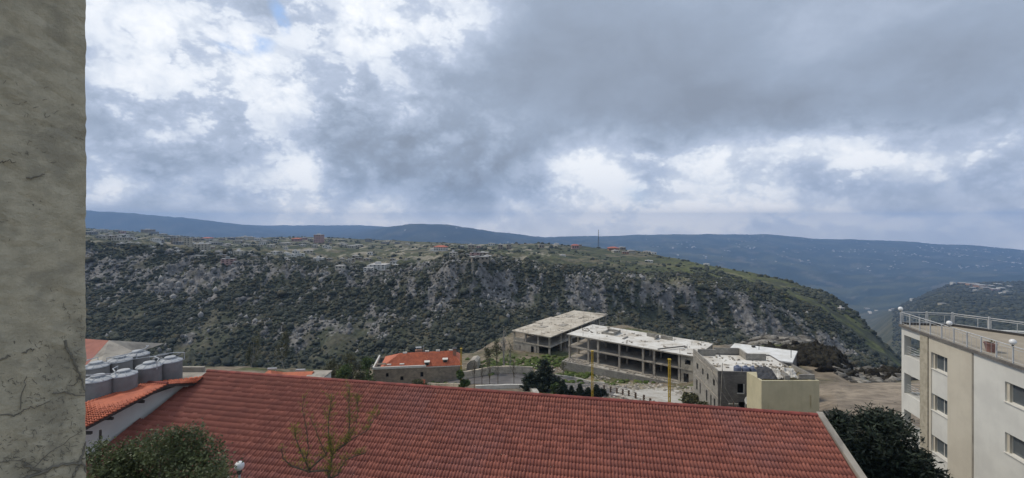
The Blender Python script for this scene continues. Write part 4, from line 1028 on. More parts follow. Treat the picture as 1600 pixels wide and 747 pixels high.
m = MB(); m.tube([(.6, 0, -26.5 - pz), (1.6, -1, -27.9 - pz), (4.2, -3.5, -29.5 - pz)], .03, 4); m.tube([(-.5, 0, -26.5 - pz), (-.9, 2, -25.4 - pz), (-1.9, 3.6, -22.0 - pz)], .03, 4); split('wire', m, M_dark, t_)
m = MB(); q = Cc @ Vector((.35, -.2, 0)); m.tube([(q.x - .3, q.y, -33), (q.x + .2, q.y - .1, -21.6)], .05, 5); m.tube([(q.x + .2, q.y - .1, -22.6), (q.x + .6, q.y - .15, -25.5), (q.x + 2.4, q.y - .3, -28.5)], .03, 4)
tag(m.build('service_mast', M_barkp), 'thin pale mast with hanging cable at the corner of the block building', 'mast')

# ---- white roof slab building behind -------------------------------------------------------
q4 = [(43, 90), (52.6, 84.3), (58.1, 91.5), (48.5, 97.3)]
o_ = Vector((43, 90, -31)); wr = thing('white_roofed_shed', 'low building with a plain white flat roof behind the block building', 'building', o_)
m = MB(); m.prism([(x - 43, y - 90) for x, y in q4], 0, 4.8); m.build('wall', M_blockd, wr)
cen_ = (sum(x for x, y in q4) / 4, sum(y for x, y in q4) / 4)
m = MB(); m.prism([((x - cen_[0]) * 1.03 + cen_[0] - 43, (y - cen_[1]) * 1.03 + cen_[1] - 90) for x, y in q4], 4.81, 5.05); m.build('roof', mat('white_membrane', (.74, .74, .71), (.62, .61, .57), .5, .8, .005, 3, c3=(.58, .56, .5), s3=.3), wr)
m = MB(); m.tube([(8, 2.5, 4.9), (8, 2.5, 6.3)], .06, 5); m.tube([(11.2, -3, 4.9), (11.2, -3, 6.5)], .06, 5); m.box(7.5, 8.1, 4, 4.5, 5.05, 5.4); split('vent_pipe', m, M_dark, wr)

# ---- yellow house --------------------------------------------------------------------------
y0 = (32.3, 58.0, -31.5); yb = thing('yellow_house', 'pale yellow plastered house with black and white sheets on its roof', 'house', y0, R(-.0))
ZY = -20.3 + 31.5
m = MB(); m.wall(7.5, 0, ZY, [(6.15, 6.45, ZY - 3.6, ZY - 1.9), (6.15, 6.45, 0, ZY - 4.7)], .25, 0); m.box(0, .25, .26, 2.2, 0, ZY + .0); m.box(7.25, 7.5, .26, 6, 0, ZY); m.box(.26, 7.24, 1.95, 2.2, 0, ZY - .25)
m.box(1.5, 7.24, 2.21, 6.5, 0, ZY - 1.0); m.build('wall', M_yell, yb)
m = MB(); m.box(.9, 1.6, -.03, -.002, ZY - 4.6, ZY - 2.7); m.box(6.12, 6.48, .1, .2, 0, ZY - 1.9); split('blind_panel', m, M_yell, yb)
m = MB(); m.box(3.2, 3.9, .3, 1.6, ZY - .2, ZY + .55); m.box(5.2, 7.24, .5, .75, ZY, ZY + .62); m.box(7.0, 7.24, .76, 5, ZY, ZY + .55); split('roof_blockwork', m, M_block, yb)
def sheet(name, pts, mt, parent, n=8, amp=.08, th=.03):
    m = MB(); g = []
    a, b, c, d = [Vector(p) for p in pts]
    for j in range(n + 1):
        for i in range(n + 1):
            u, v = i / n, j / n; p = (a * (1 - u) + b * u) * (1 - v) + (d * (1 - u) + c * u) * v
            g.append((p.x + rnd.gauss(0, amp * .3), p.y + rnd.gauss(0, amp * .3), p.z + rnd.gauss(0, amp)))
    m.v = g
    for j in range(n):
        for i in range(n): k = j * (n + 1) + i; m.f.append((k, k + 1, k + n + 2, k + n + 1)); m.m.append(0)
    o = m.build(name, mt, parent, smooth=False); sm = o.modifiers.new('thick', 'SOLIDIFY'); sm.thickness = th; return o
Y0 = Vector(y0)
def ys(name, pts, mt, lab, cat, amp=.08):
    o = sheet(name, [Vector(p) + Vector((Y0.x, Y0.y, Y0.z)) for p in pts], mt, None, amp=amp); tag(o, lab, cat); return o
ys('black_sheet', [(.0, .9, ZY - .0), (3.1, .6, ZY + .0), (2.9, 3.6, ZY + .7), (1.4, 3.9, ZY + .55)], M_tarp, 'black plastic sheet sloping over the left part of the yellow house roof', 'plastic sheet', .05)
ys('white_sheet', [(2.45, .5, ZY + .08), (3.15, .5, ZY + .25), (3.3, 2.0, ZY + .95), (2.5, 2.0, ZY + .85)], M_sheet, 'crumpled white sheet left of the small block chimney on the yellow house', 'plastic sheet', .07)
ys('white_sheet', [(4.1, .5, ZY + .35), (5.2, .5, ZY + .1), (5.4, 2.1, ZY + .95), (3.9, 2.1, ZY + .95)], M_sheet, 'larger crumpled white sheet right of the small block chimney on the yellow house', 'plastic sheet', .09)
m = MB()
for k in range(150):
    s_ = rnd.uniform(.06, .26); p = (rnd.uniform(2.2, 6.8), rnd.uniform(2.0, 6.3), ZY - .6 + rnd.uniform(0, .9))
    m.box(-s_, s_, -s_ * .5, s_ * .5, -s_ * .5, s_ * .5, M=Matrix.Translation(Vector(p) + Y0) @ Matrix.Rotation(rnd.uniform(0, 3), 4, 'Z') @ Matrix.Rotation(rnd.uniform(-.6, .6), 4, 'X'))
tag(m.build('roof_rubble', M_rub), kind='stuff')
m = MB(); m.box(-.0, 5.0, -.03, .03, .95, 1.0); m.box(0, 5.0, -.03, .03, .5, .53)
fn = thing('metal_fence', 'thin metal fence in front of the yellow house just over the red ridge', 'fence', (P(1217, 650, 54).x, 54, -24.6))
for k in range(9): m.box(k * .6, k * .6 + .04, -.03, .03, 0, 1.0)
m.build('rail', M_barkp, fn)

# ---- stone house with orange roof ----------------------------------------------------------
sh = thing('stone_house', 'brown stone house with orange hipped roof and white parapet beyond the red roof', 'house', (-36.3, 117.2, -46.5), R(8))
ze = -38.0 + 46.5; LS = 23.1
m = MB(); hol = [(3.2, 3.9, ze - 2.2, ze - 1.2), (6.9, 7.7, ze - 3.3, ze - 2.2), (12.1, 12.9, ze - 2.6, ze - 1.3), (11.2, 13.2, ze - 6.2, ze - 4.4), (18.5, 19.4, ze - 6.0, ze - 4.6)]
m.wall(LS, 0, ze - .05, hol, .35, 0); m.box(0, .35, .36, 11, 0, ze - .05); m.box(LS - .35, LS, .36, 11, 0, ze - .05); m.box(.36, LS - .36, 10.65, 11, 0, ze - .05); m.build('wall', M_stone, sh)
m = MB(); m.box(.6, LS - .6, .8, 10, 0, ze - .6); m.build('dark_interior', M_wind, sh)
m = MB(); m.box(-.2, 13.6, -.2, .15, ze - .05, ze + .5); m.box(-.2, .15, .151, 11.2, ze - .05, ze + .5); m.box(13.61, LS + .2, -.15, .1, ze - .15, ze + .02); m.box(-.25, -.1, -.25, -.1, ze + .5, ze + 1.3); m.build('parapet', M_trim, sh)
m = MB(); zr_ = ze + 2.3
A1, B1, C1, D1 = (1.6, .16, ze + .1), (LS, .02, ze + .05), (LS, 11, ze + .05), (1.6, 11, ze + .1); E1, F1 = (6.0, 5.6, zr_), (LS - 2.2, 5.6, zr_ + .15)
for f in ([A1, B1, F1, E1], [B1, C1, F1], [C1, D1, E1, F1], [D1, A1, E1]): m.face(f)
sroof = m.build('roof', M_tile_far, sh)
panel_tiles(*[Matrix.Translation(sh.location) @ Matrix.Rotation(R(8), 4, 'Z') @ Vector(p) for p in (E1, F1, B1, A1)], 'roof_tiles', M_tile_far, sroof, (Matrix.Translation(sh.location) @ Matrix.Rotation(R(8), 4, 'Z')).inverted(), 1.5)
def dormer(x, y, z, w=1.1, h=1.0, d=1.4):
    m = MB(); m.box(x, x + w, y, y + d, z - .2, z + h); o = m.build('dormer', M_stone, sh)
    m = MB(); m.box(x - .12, x + w + .12, y - .15, y + d, z + h + .001, z + h + .16); m.build('dormer_roof', M_trim, o)
    m = MB(); m.box(x + .15, x + w - .15, y - .02, y + .05, z + .15, z + h - .1); m.build('window', M_wind, o)
dormer(13.2, .35, ze + .1, 1.2, .95); dormer(18.0, 1.2, ze + .35, 1.2, .95)
m = MB()
for x in (4.2, 7.2, 16.2, 11.0, 19.3, 14.0): pass
for (x, y, z, w_) in ((7.0, 5.3, zr_ - .1, 1.1), (13.0, 5.5, zr_ + .05, 1.1), (16.0, 5.5, zr_ + .1, 1.1), (19.6, 5.5, zr_ + .1, 1.1), (3.3, 1.0, ze + .35, 1.1), (6.6, 1.0, ze + .35, 1.2)):
    m.box(x, x + w_, y, y + .5, z, z + .42)
split('roof_vent', m, M_trim, sh)
m = MB(); m.box(LS - 2.4, LS - 1.5, 3.6, 4.6, zr_ - 1.0, zr_ + 1.15); o = m.build('chimney', mat('brick_chimney', (.36, .20, .13), (.28, .16, .11), 2, .9), sh)
m = MB(); m.box(LS - 2.6, LS - 1.3, 3.4, 4.8, zr_ + 1.151, zr_ + 1.28); m.build('chimney_cap', M_dark, o)
m = MB(); m.box(10.3, 12.2, 5.9, 7, zr_, zr_ + .55); m.build('roof_box', mat('brick_chimney', (.3, .2, .1)), sh); m = MB(); m.box(10.4, 12.0, 6.0, 6.9, zr_ + 1.15, zr_ + 1.3); m.tube([(12.6, 6.4, zr_), (12.6, 6.4, zr_ + 1.8)], .05, 4); m.tube([(12.3, 6.4, zr_ + 1.5), (12.9, 6.4, zr_ + 1.5)], .04, 4); m.box(10.6, 10.7, 6.2, 6.3, zr_ + .5, zr_ + 1.15); m.box(11.8, 11.9, 6.2, 6.3, zr_ + .5, zr_ + 1.15); m.build('solar_heater', M_tanklid, sh)
m = MB(); m.face([(11.0, -.02, ze - 3.3), (11.0, -.9, ze - 4.0), (13.4, -.9, ze - 4.0), (13.4, -.02, ze - 3.3)]); m.face([(11.0, -.02, ze - 3.4), (13.4, -.02, ze - 3.4), (13.4, -.9, ze - 4.1), (11.0, -.9, ze - 4.1)]); m.build('porch_roof', M_tile_far, sh)
m = MB(); m.box(.6, 3.2, .6, .7, ze + .9, ze + 1.3); m.box(.6, .7, .6, 3, ze + .5, ze + 1.3); m.box(3.1, 3.2, .6, .7, ze + .1, ze + .9); m.build('roof_terrace_rail', M_beigew, sh)

# ---- little orange roofs just over the ridge at the left ------------------------------------
def small_house(name, label, x, y, zb, w_, d_, h, rz, wallm, roofm, rtype='hip', rh=1.4, group=None, windows=0, cat='house', fl=1, extra=None, parts=True):
    t = thing(name, label, cat, (x, y, zb), rz, group)
    m = MB(); m.box(-w_ / 2, w_ / 2, -d_ / 2, d_ / 2, -3.0, h); m.build('wall', wallm, t)
    m = MB(); o = .06 * w_ if rtype != 'flat' else .02 * w_
    a, b = w_ / 2 + o, d_ / 2 + o
    if rtype == 'hip':
        q = min(b, a) * .85
        A_, B_, C_, D_ = (-a, -b, h + .01), (a, -b, h + .01), (a, b, h + .01), (-a, b, h + .01); E_, F_ = (-a + q, 0, h + rh), (a - q, 0, h + rh)
        for f in ([A_, B_, F_, E_], [B_, C_, F_], [C_, D_, E_, F_], [D_, A_, E_], [D_, C_, B_, A_]): m.face(f)
    elif rtype == 'gable':
        A_, B_, C_, D_ = (-a, -b, h + .01), (a, -b, h + .01), (a, b, h + .01), (-a, b, h + .01); E_, F_ = (-a, 0, h + rh), (a, 0, h + rh)
        for f in ([A_, B_, F_, E_], [B_, C_, F_], [C_, D_, E_, F_], [D_, A_, E_], [D_, C_, B_, A_]): m.face(f)
    else:
        m.box(-a, a, -b, b, h + .01, h + .25); m.box(-a * .4, a * .1, -b * .3, b * .5, h + .251, h + 2.2 if fl > 1 else h + .9)
    m.build('roof', roofm, t)
    if windows:
        m = MB(); n = max(2, int(w_ / 3.2)); sh_ = h / fl
        for f_ in range(fl):
            for k in range(n):
                x_ = -w_ / 2 + w_ * (k + .5) / n; ww_ = min(1.5, w_ / n * .5) * rnd.uniform(.8, 1.3)
                m.box(x_ - ww_ / 2, x_ + ww_ / 2, -d_ / 2 - .03, -d_ / 2 + .2, f_ * sh_ + sh_ * .3, f_ * sh_ + sh_ * .78)
            for k in range(max(1, n - 1)):
                y_ = -d_ / 2 + d_ * (k + .5) / max(1, n - 1)
                for sx in (-1, 1): m.box(sx * (w_ / 2) - .05, sx * (w_ / 2) + .05, y_ - .6, y_ + .6, f_ * sh_ + sh_ * .3, f_ * sh_ + sh_ * .78)
        (split('window', m, M_wind, t) if windows > 1 else tag(m.build('window', M_wind, t), kind='stuff'))
    return t
for px, py, wpx, lab, rt in ((421, 588, 26, 'left one of two small orange roofs peeping over the red ridge', 'hip'), (466, 590, 40, 'right one of two small orange roofs over the red ridge, with cream walls', 'gable')):
    Yq = 92; p = P(px, py, Yq); w_ = wpx * Yq / F
    t_ = small_house('orange_roofed_house', lab, p.x, p.y, p.z - 3.2, w_, 6, 2.9, R(6), M_trim if rt == 'gable' else M_beige, M_tile_far, rt, 1.5, 'small orange roofed houses over the ridge', 1)
    m = MB(); m.box(-.9, .9, 1.0, 1.5, 4.25, 4.5); m.box(-.8, -.7, 1.1, 1.2, 3.9, 4.25); m.box(.7, .8, 1.1, 1.2, 3.9, 4.25); m.build('solar_heater', M_tanklid, t_)
cr = P(490, 590, 90); t_ = thing('cream_outbuilding', 'small cream walled outbuilding right of the little orange roofs', 'outbuilding', (cr.x, cr.y, cr.z - 3)); m = MB(); m.box(-1.6, 1.9, 0, 4, 0, 2.9); m.build('wall', M_trim, t_); m = MB(); m.box(-1.8, 2.1, -.2, 4.2, 2.91, 3.1); m.build('roof', M_conc, t_)

# ---- poles -----------------------------------------------------------------------------------
def ypole(px, pyt, pyb, Y, lab):
    b = P(px, pyb, Y); tpz = P(px, pyt, Y).z; t = thing('yellow_pole', lab, 'pole', (b.x, Y, b.z - 1), 0, 'tall yellow lattice poles'); h = tpz - b.z + 1; w_ = .13
    for sx in (-1, 1):
        for sy in (-1, 1):
            m = MB(); m.box(sx * w_ - .04, sx * w_ + .04, sy * w_ - .04, sy * w_ + .04, 0, h); m.build('leg', M_pole, t)
    m = MB(); n = int(h / .55)
    for k in range(n):
        z0, z1 = k * h / n, (k + 1) * h / n; s_ = 1 if k % 2 else -1
        m.tube([(-w_ * s_, -w_, z0), (w_ * s_, -w_, z1)], .032, 4, cap=False); m.tube([(-w_, -w_ * s_, z0), (-w_, w_ * s_, z1)], .032, 4, cap=False); m.tube([(w_, -w_ * s_, z0), (w_, w_ * s_, z1)], .032, 4, cap=False)
    m.build('lattice', M_pole, t)
    m = MB(); m.box(-w_ - .1, w_ + .1, -w_ - .1, w_ + .1, h, h + .12); m.build('cap', M_pole, t)
ypole(1046, 562, 646, 72, 'tall yellow lattice pole in front of the frame building, rightmost of three'); ypole(925.5, 549, 618, 84, 'yellow lattice pole in the middle before the retaining wall, second of three'); ypole(720.5, 545, 606, 98, 'leftmost yellow pole beside the orange roofed stone house')

# ---- ribbons on the ground -----------------------------------------------------------------
def resample(pts, n):
    pts = [Vector((p[0], p[1], 0)) for p in pts]; d = [0]
    for a, b in zip(pts[:-1], pts[1:]): d.append(d[-1] + (b - a).length)
    out = []
    for k in range(n):
        s = d[-1] * k / (n - 1); i = max(j for j in range(len(d)) if d[j] <= s + 1e-9); i = min(i, len(pts) - 2)
        out.append(pts[i].lerp(pts[i + 1], (s - d[i]) / max(d[i + 1] - d[i], 1e-9)))
    return out
def gpx(px, py): g_ = ground_at(px, py, 35, 300); return (g_.x, g_.y)
def ribbon(name, Lp, Rp, mt, off=.05, n=60, m_=14, kind='structure', skirt=.3):
    Lq, Rq = resample(Lp, n), resample(Rp, n); V = []
    for a, b in zip(Lq, Rq):
        for k in range(m_ + 1): p = a.lerp(b, k / m_); V.append((p.x, p.y))
    V = np.array(V); z = terrain(V[:, 0], V[:, 1])[0] + off; me = MB(); me.v = [(x, y, q) for (x, y), q in zip(V, z)]
    for i in range(n - 1):
        for k in range(m_): a = i * (m_ + 1) + k; me.f.append((a, a + 1, a + m_ + 2, a + m_ + 1)); me.m.append(0)
    o = me.build(name, mt, None, smooth=True)
    me2 = o.data
    if me2.polygons[0].normal.z < 0: me2.flip_normals()
    return tag(o, kind=kind)
far_e = [gpx(*p) for p in ((700, 594), (722, 591.5), (745, 588), (770, 584), (800, 583), (835, 584), (868, 588), (900, 592), (945, 600), (985, 608), (1012, 613))]
near_e = [gpx(*p) for p in ((700, 604), (728, 602), (760, 601), (790, 601), (822, 603), (850, 609), (880, 613), (905, 614), (940, 616), (985, 624), (1012, 632))]
ribbon('asphalt_road', far_e, near_e, M_asph, .09, 90, 16)
ribbon('concrete_yard', [gpx(*p) for p in ((968, 607), (1000, 609.5), (1035, 606.5), (1062, 611), (1085, 622))], [gpx(*p) for p in ((958, 618), (990, 628), (1015, 641), (1050, 647), (1085, 649))], M_pad, .13, 50, 20)
ribbon('dirt_strip', [gpx(*p) for p in ((885, 585), (930, 592), (980, 600), (1035, 604), (1080, 608))], [gpx(*p) for p in ((885, 589), (930, 597), (980, 606), (1035, 612), (1080, 618))], mat('dry_earth', (.36, .29, .20), (.17, .16, .09), .5, .95, .03, 3), .06, 50, 8)
def gwall(name, lab, cat, pxs, h, th, mt, bury=1.0, cop=None):
    pts = [gpx(*p) for p in pxs]; b0 = (pts[0][0], pts[0][1], H(*pts[0])); t = thing(name, lab, cat, b0)
    rs = resample(pts, 30); m = MB(); mc = MB(); prev = None
    for k, p in enumerate(rs):
        d = (rs[min(k + 1, 29)] - rs[max(k - 1, 0)]).normalized(); nv_ = Vector((-d.y, d.x, 0)) * th / 2; zg = H(p.x, p.y)
        ring = [(p + nv_, zg - bury), (p - nv_, zg - bury), (p - nv_, zg + h), (p + nv_, zg + h)]; ring = [(q.x - b0[0], q.y - b0[1], z - b0[2]) for q, z in ring]
        if prev:
            for a in range(4): m.face([prev[a], prev[(a + 1) % 4], ring[(a + 1) % 4], ring[a]])
        else: m.face(ring)
        prev = ring
    m.face(prev[::-1]); m.build('wall', mt, t); return t
gwall('white_road_wall', 'low white wall along the near edge of the curving road', 'wall', [(743, 609), (770, 608), (800, 607), (816, 607.5)], .95, .45, M_trim)
gwall('curved_kerb_wall', 'curved pale concrete wall at the bend of the road beside the conifer', 'wall', [(816, 607.5), (826, 609), (834, 613), (838, 619), (838, 626)], .85, 1.1, M_pad)
gwall('stone_terrace_wall', 'beige stone retaining wall above the asphalt road', 'wall', [(722, 593), (745, 589), (770, 584.5), (800, 583.5), (832, 585)], 2.0, .7, M_beigew)
gwall('roadside_kerb_wall', 'low pale kerb wall right of the conifer above the road', 'wall', [(866, 588.5), (900, 593), (945, 601)], .55, .4, M_pad)
gwall('yard_bank_wall', 'short pale wall over the red ridge below the stone house', 'wall', [(668, 603), (700, 604), (728, 605)], .8, .4, M_beigew)
cv = ground_at(737, 580, 60, 200); t_ = thing('arched_concrete_block', 'pale arched concrete block at the left end of the stone terrace', 'wall', (cv.x, cv.y, cv.z))
m = MB(); pts = [(-1.6, 0), (1.6, 0), (1.6, 2.6), (.8, 3.2), (-.4, 3.0), (-1.3, 2.0)]
m.v = [(x, 0, z) for x, z in pts] + [(x + .6, 4.5, z) for x, z in pts]; n = 6; m.f = [tuple(range(6)), tuple(range(11, 5, -1))] + [(k, 6 + k, 6 + (k + 1) % 6, (k + 1) % 6) for k in range(6)]; m.m = [0] * 8; m.build('block', M_conc, t_)
# post and rail fence
fpts = [gpx(944, 611), gpx(960, 615), gpx(977, 619), gpx(990, 623), gpx(1003, 627), gpx(1014, 632), gpx(1022, 638)]
frs = resample(fpts, 9); f0 = frs[0]; ft = thing('post_and_rail_fence', 'dark post fence with pale rails beside the white yard', 'fence', (f0.x, f0.y, H(f0.x, f0.y)))
fz = [H(p.x, p.y) for p in frs]; b0 = ft.location
for k, p in enumerate(frs):
    m = MB(); m.box(-.16, .16, -.16, .16, -.3, 1.25); o = m.build('post', M_brown, ft); o.location = (p.x - b0.x, p.y - b0.y, fz[k] - b0.z)
for k in range(8):
    for hh in (.45, .85):
        a, b = frs[k], frs[k + 1]; m = MB(); m.tube([(a.x - b0.x, a.y - b0.y, fz[k] + hh - b0.z), (b.x - b0.x, b.y - b0.y, fz[k + 1] + hh - b0.z)], .06, 4); m.build('rail', M_barkp, ft)

# ================================================================== TREES
def leaf_cloud(centers, n, size, flat=.0, shell=.55, rng=None):
    """n small leaf faces spread through ellipsoid clumps; centers: (x,y,z,rx,ry,rz)"""
    rng = rng or nrng; c = np.array(centers, float); wts = (c[:, 3] * c[:, 4] * c[:, 5]) ** .8; idx = rng.choice(len(c), n, p=wts / wts.sum()); q = c[idx]
    d = rng.normal(size=(n, 3)); d /= np.linalg.norm(d, axis=1)[:, None]; rr = (shell + (1 - shell) * rng.random(n)) ; rr = np.where(rng.random(n) < .3, rng.random(n), rr) * (1 + .16 * rng.normal(size=n))
    p = q[:, :3] + d * q[:, 3:] * rr[:, None]
    a = rng.normal(size=(n, 3)) + d * .6; a /= np.linalg.norm(a, axis=1)[:, None]; b = np.cross(a, rng.normal(size=(n, 3))); b /= np.linalg.norm(b, axis=1)[:, None]; s = size * rng.uniform(.6, 1.4, n)[:, None]
    V = np.stack([p - a * s, p + b * s * .5, p + a * s, p - b * s * .5], 1).reshape(-1, 3); Fc = np.arange(n * 4).reshape(-1, 4); return V, Fc
def limb(m, p, d, L_, r_, depth, spread, rg, tips, seg=6, grav=0.0):
    pts = [Vector(p)]; dd = Vector(d).normalized(); rad = [r_]
    for k in range(4):
        dd = (dd + Vector((rg.gauss(0, .12), rg.gauss(0, .12), rg.gauss(0, .08) + grav))).normalized(); pts.append(pts[-1] + dd * L_ / 4); rad.append(r_ * (1 - .14 * (k + 1)))
    m.tube(pts, rad, max(4, seg), cap=False)
    if depth <= 0: tips.append((pts[-1], dd)); return
    for k in range(rg.choice([2, 3])):
        nd = (dd + Vector((rg.gauss(0, spread), rg.gauss(0, spread), rg.gauss(0, spread * .5) + .15))).normalized(); limb(m, pts[rg.choice([2, 3, 4])], nd, L_ * rg.uniform(.6, .8), rad[-1] * .8, depth - 1, spread, rg, tips, seg - 1, grav)
def leafy_tree(name, lab, cat, base, h, clumps, nleaf, lsize, mt, trunk_r=.12, bark=None, group=None, seed=1, shell=.5):
    rg = random.Random(seed); t = thing(name, lab, cat, base, 0, group)
    m = MB(); tips = []; limb(m, (0, 0, 0), (rg.gauss(0, .05), rg.gauss(0, .05), 1), h * .45, trunk_r, 2, .45, rg, tips)
    for c in clumps: m.tube([(0, 0, h * .35), (c[0] * .5, c[1] * .5, (h * .35 + c[2]) / 2), (c[0], c[1], c[2])], [trunk_r * .6, trunk_r * .4, trunk_r * .15], 5, cap=False)
    m.build('trunk', bark or M_bark, t)
    V, Fc = leaf_cloud(clumps, nleaf, lsize, shell=shell, rng=np.random.default_rng(seed)); npmesh('crown', V, Fc, mt, parent=t); return t
def conifer(name, lab, base, h, rad, mt, nb=26, seed=1, group=None, nsp=7, leaf=.12, cat='tree', taper=1.0, trunk=.16):
    rg = np.random.default_rng(seed); t = thing(name, lab, cat, base, 0, group)
    m = MB(); m.tube([(0, 0, -.5), (0, 0, h * .5), (0, 0, h * .98)], [trunk, trunk * .6, .03], 7); m.build('trunk', M_bark, t)
    m = MB(); Vs = []
    for k in range(nb):
        f = (k + .5) / nb; z = h * (.08 + .9 * f); rr = rad * (1 - f) ** taper * rg.uniform(.75, 1.15) + .12 * rad * .3
        nbk = max(4, int(9 * (1 - f) + 3))
        for q in range(nbk):
            a = rg.uniform(0, 6.28); r1 = rr * rg.uniform(.65, 1.15); dirv = np.array([math.cos(a), math.sin(a), 0.0]); rise = r1 * rg.uniform(.05, .45)
            m.tube([(0, 0, z), tuple(dirv * r1 * .5 + [0, 0, z - .03 * r1]), tuple(dirv * r1 + [0, 0, z + rise])], [.03, .02, .008], 4, cap=False)
            nl = int(nsp * max(3, r1 * 7 / max(leaf * 6, .3)))
            u = rg.random(nl) ** .7; c = dirv[None] * (r1 * u)[:, None]; c[:, 2] += z + rise * u ** 2; w_ = .18 * rad * (1 - u * .6)
            p = c + rg.normal(size=(nl, 3)) * w_[:, None] * np.array([.8, .8, .45])
            ax = dirv[None] * .7 + rg.normal(size=(nl, 3)) * .55 + np.array([0, 0, .45]); ax /= np.linalg.norm(ax, axis=1)[:, None]; bx = np.cross(ax, rg.normal(size=(nl, 3))); bx /= np.linalg.norm(bx, axis=1)[:, None]; s = leaf * rg.uniform(.6, 1.5, nl)[:, None]
            Vs.append(np.stack([p - ax * s, p + bx * s * .28, p + ax * s, p - bx * s * .28], 1))
    m.build('branches', M_bark, t)
    V = np.concatenate(Vs).reshape(-1, 3); npmesh('crown', V, np.arange(len(V)).reshape(-1, 4), mt, parent=t); return t
# near bush lower left
b = P(245, 735, 13.0)
rg = random.Random(3); cl = []
for px, py, r_ in ((180, 715, .62), (215, 700, .62), (250, 690, .62), (290, 688, .66), (318, 702, .6), (338, 725, .45), (160, 740, .6), (230, 745, 1.0), (300, 745, .95), (150, 700, .42), (268, 712, .7), (195, 735, .7), (330, 750, .6), (275, 672, .33), (305, 670, .3)):
    q = P(px, py + 8, 13.0 + rg.uniform(-.6, .8)); cl.append((q.x - b.x, q.y - b.y, q.z + 17, r_, r_ * 1.1, r_ * .85))
for k in range(12): a = rg.uniform(0, 6.28); cl.append((1.2 * math.cos(a), 1.2 * math.sin(a), 8.6 - rg.uniform(0, 1.8), .9, .9, .9))
leafy_tree('broadleaf_tree', 'dark green bushy tree crown at the lower left in front of the red roof', 'tree', (b.x, b.y, -17), 8.6, cl, 68000, .042, M_leaf, .16, seed=5, shell=.5)
# bare budding tree
sb = P(508, 760, 12.5); t = thing('budding_tree', 'nearly bare young tree with yellow green spring shoots before the red roof', 'tree', (sb.x, sb.y, -17))
m = MB(); mt_ = MB(); rg = random.Random(12); leaves = []
def br(pxs, Y0_, Y1_, r0, r1):
    pts = []; n = len(pxs)
    for i, (px, py) in enumerate(pxs): q = P(px, py, Y0_ + (Y1_ - Y0_) * i / max(n - 1, 1)); pts.append(q - t.location)
    m.tube(pts, [r0 + (r1 - r0) * i / (n - 1) for i in range(n)], 6, cap=False); return pts
def shoots(pts, n, L_, leafn, up_=1.0):
    for k in range(n):
        f = rg.random(); i = min(int(f * (len(pts) - 1)), len(pts) - 2); p = Vector(pts[i]).lerp(Vector(pts[i + 1]), rg.random()); d = Vector((rg.gauss(0, .55), rg.gauss(0, .55), up_)).normalized(); l_ = L_ * rg.uniform(.4, 1.0)
        q = p + d * l_; m.tube([p, p.lerp(q, .5) + Vector((rg.gauss(0, .02), 0, 0)), q], [.006, .004, .002], 4, cap=False)
        for j in range(leafn + 2): leaves.append((p.lerp(q, rg.uniform(.2, 1.05)) + Vector((rg.gauss(0, .035), rg.gauss(0, .035), 0)), d))
tr = br([(500, 1200), (503, 900), (509, 790), (514, 745)], 12.5, 12.5, .09, .05)
b1 = br([(514, 750), (512, 735), (482, 737), (455, 728), (442, 716), (440, 702)], 12.5, 12.1, .035, .008); b2 = br([(484, 738), (478, 722), (470, 705), (462, 685), (460, 668)], 12.4, 12.0, .026, .005); b3 = br([(484, 733), (498, 720), (508, 712), (514, 700)], 12.4, 12.7, .03, .02)
b4 = br([(514, 745), (516, 730), (519, 712), (517, 700), (513, 680), (514, 650), (519, 615)], 12.5, 12.6, .04, .006); b5 = br([(518, 712), (530, 700), (543, 690), (546, 668), (545, 630), (546, 604)], 12.5, 12.9, .025, .005); b6 = br([(530, 702), (552, 685), (575, 672), (585, 655), (592, 648)], 12.6, 13.0, .014, .004)
b7 = br([(514, 748), (528, 742), (534, 728), (541, 718), (558, 712), (572, 708)], 12.5, 12.9, .028, .006); b8 = br([(478, 722), (482, 700), (478, 665), (472, 640), (475, 618)], 12.4, 12.2, .014, .003); b9 = br([(508, 708), (500, 690), (492, 668), (484, 652)], 12.5, 12.3, .012, .003); b10 = br([(543, 690), (556, 665), (560, 640), (557, 620)], 12.7, 12.9, .012, .003); b11 = br([(575, 672), (580, 650), (588, 640)], 12.9, 13, .006, .002)
for q, n, L_, lf, in ((b1, 22, .28, 5), (b2, 26, .35, 12), (b3, 14, .3, 5), (b4, 44, .4, 14), (b5, 44, .42, 9), (b6, 14, .28, 7), (b7, 26, .3, 7), (b8, 16, .25, 4), (b9, 12, .2, 3), (b10, 20, .3, 6), (b11, 9, .2, 9)): shoots(q, int(n * 1.8), L_, lf)
m.build('branches', M_bark, t)
lp = np.array([tuple(a) for a, d in leaves]); n = len(lp); a = nrng.normal(size=(n, 3)) * .5 + np.array([0, 0, 1.0]); a /= np.linalg.norm(a, axis=1)[:, None]; bx = np.cross(a, nrng.normal(size=(n, 3))); bx /= np.linalg.norm(bx, axis=1)[:, None]; s = .018 * nrng.uniform(.6, 1.5, n)[:, None]
V = np.stack([lp, lp + a * s + bx * s * .45, lp + a * s * 2, lp + a * s - bx * s * .45], 1).reshape(-1, 3); npmesh('leaves', V, np.arange(n * 4).reshape(-1, 4), M_leafy, parent=t)
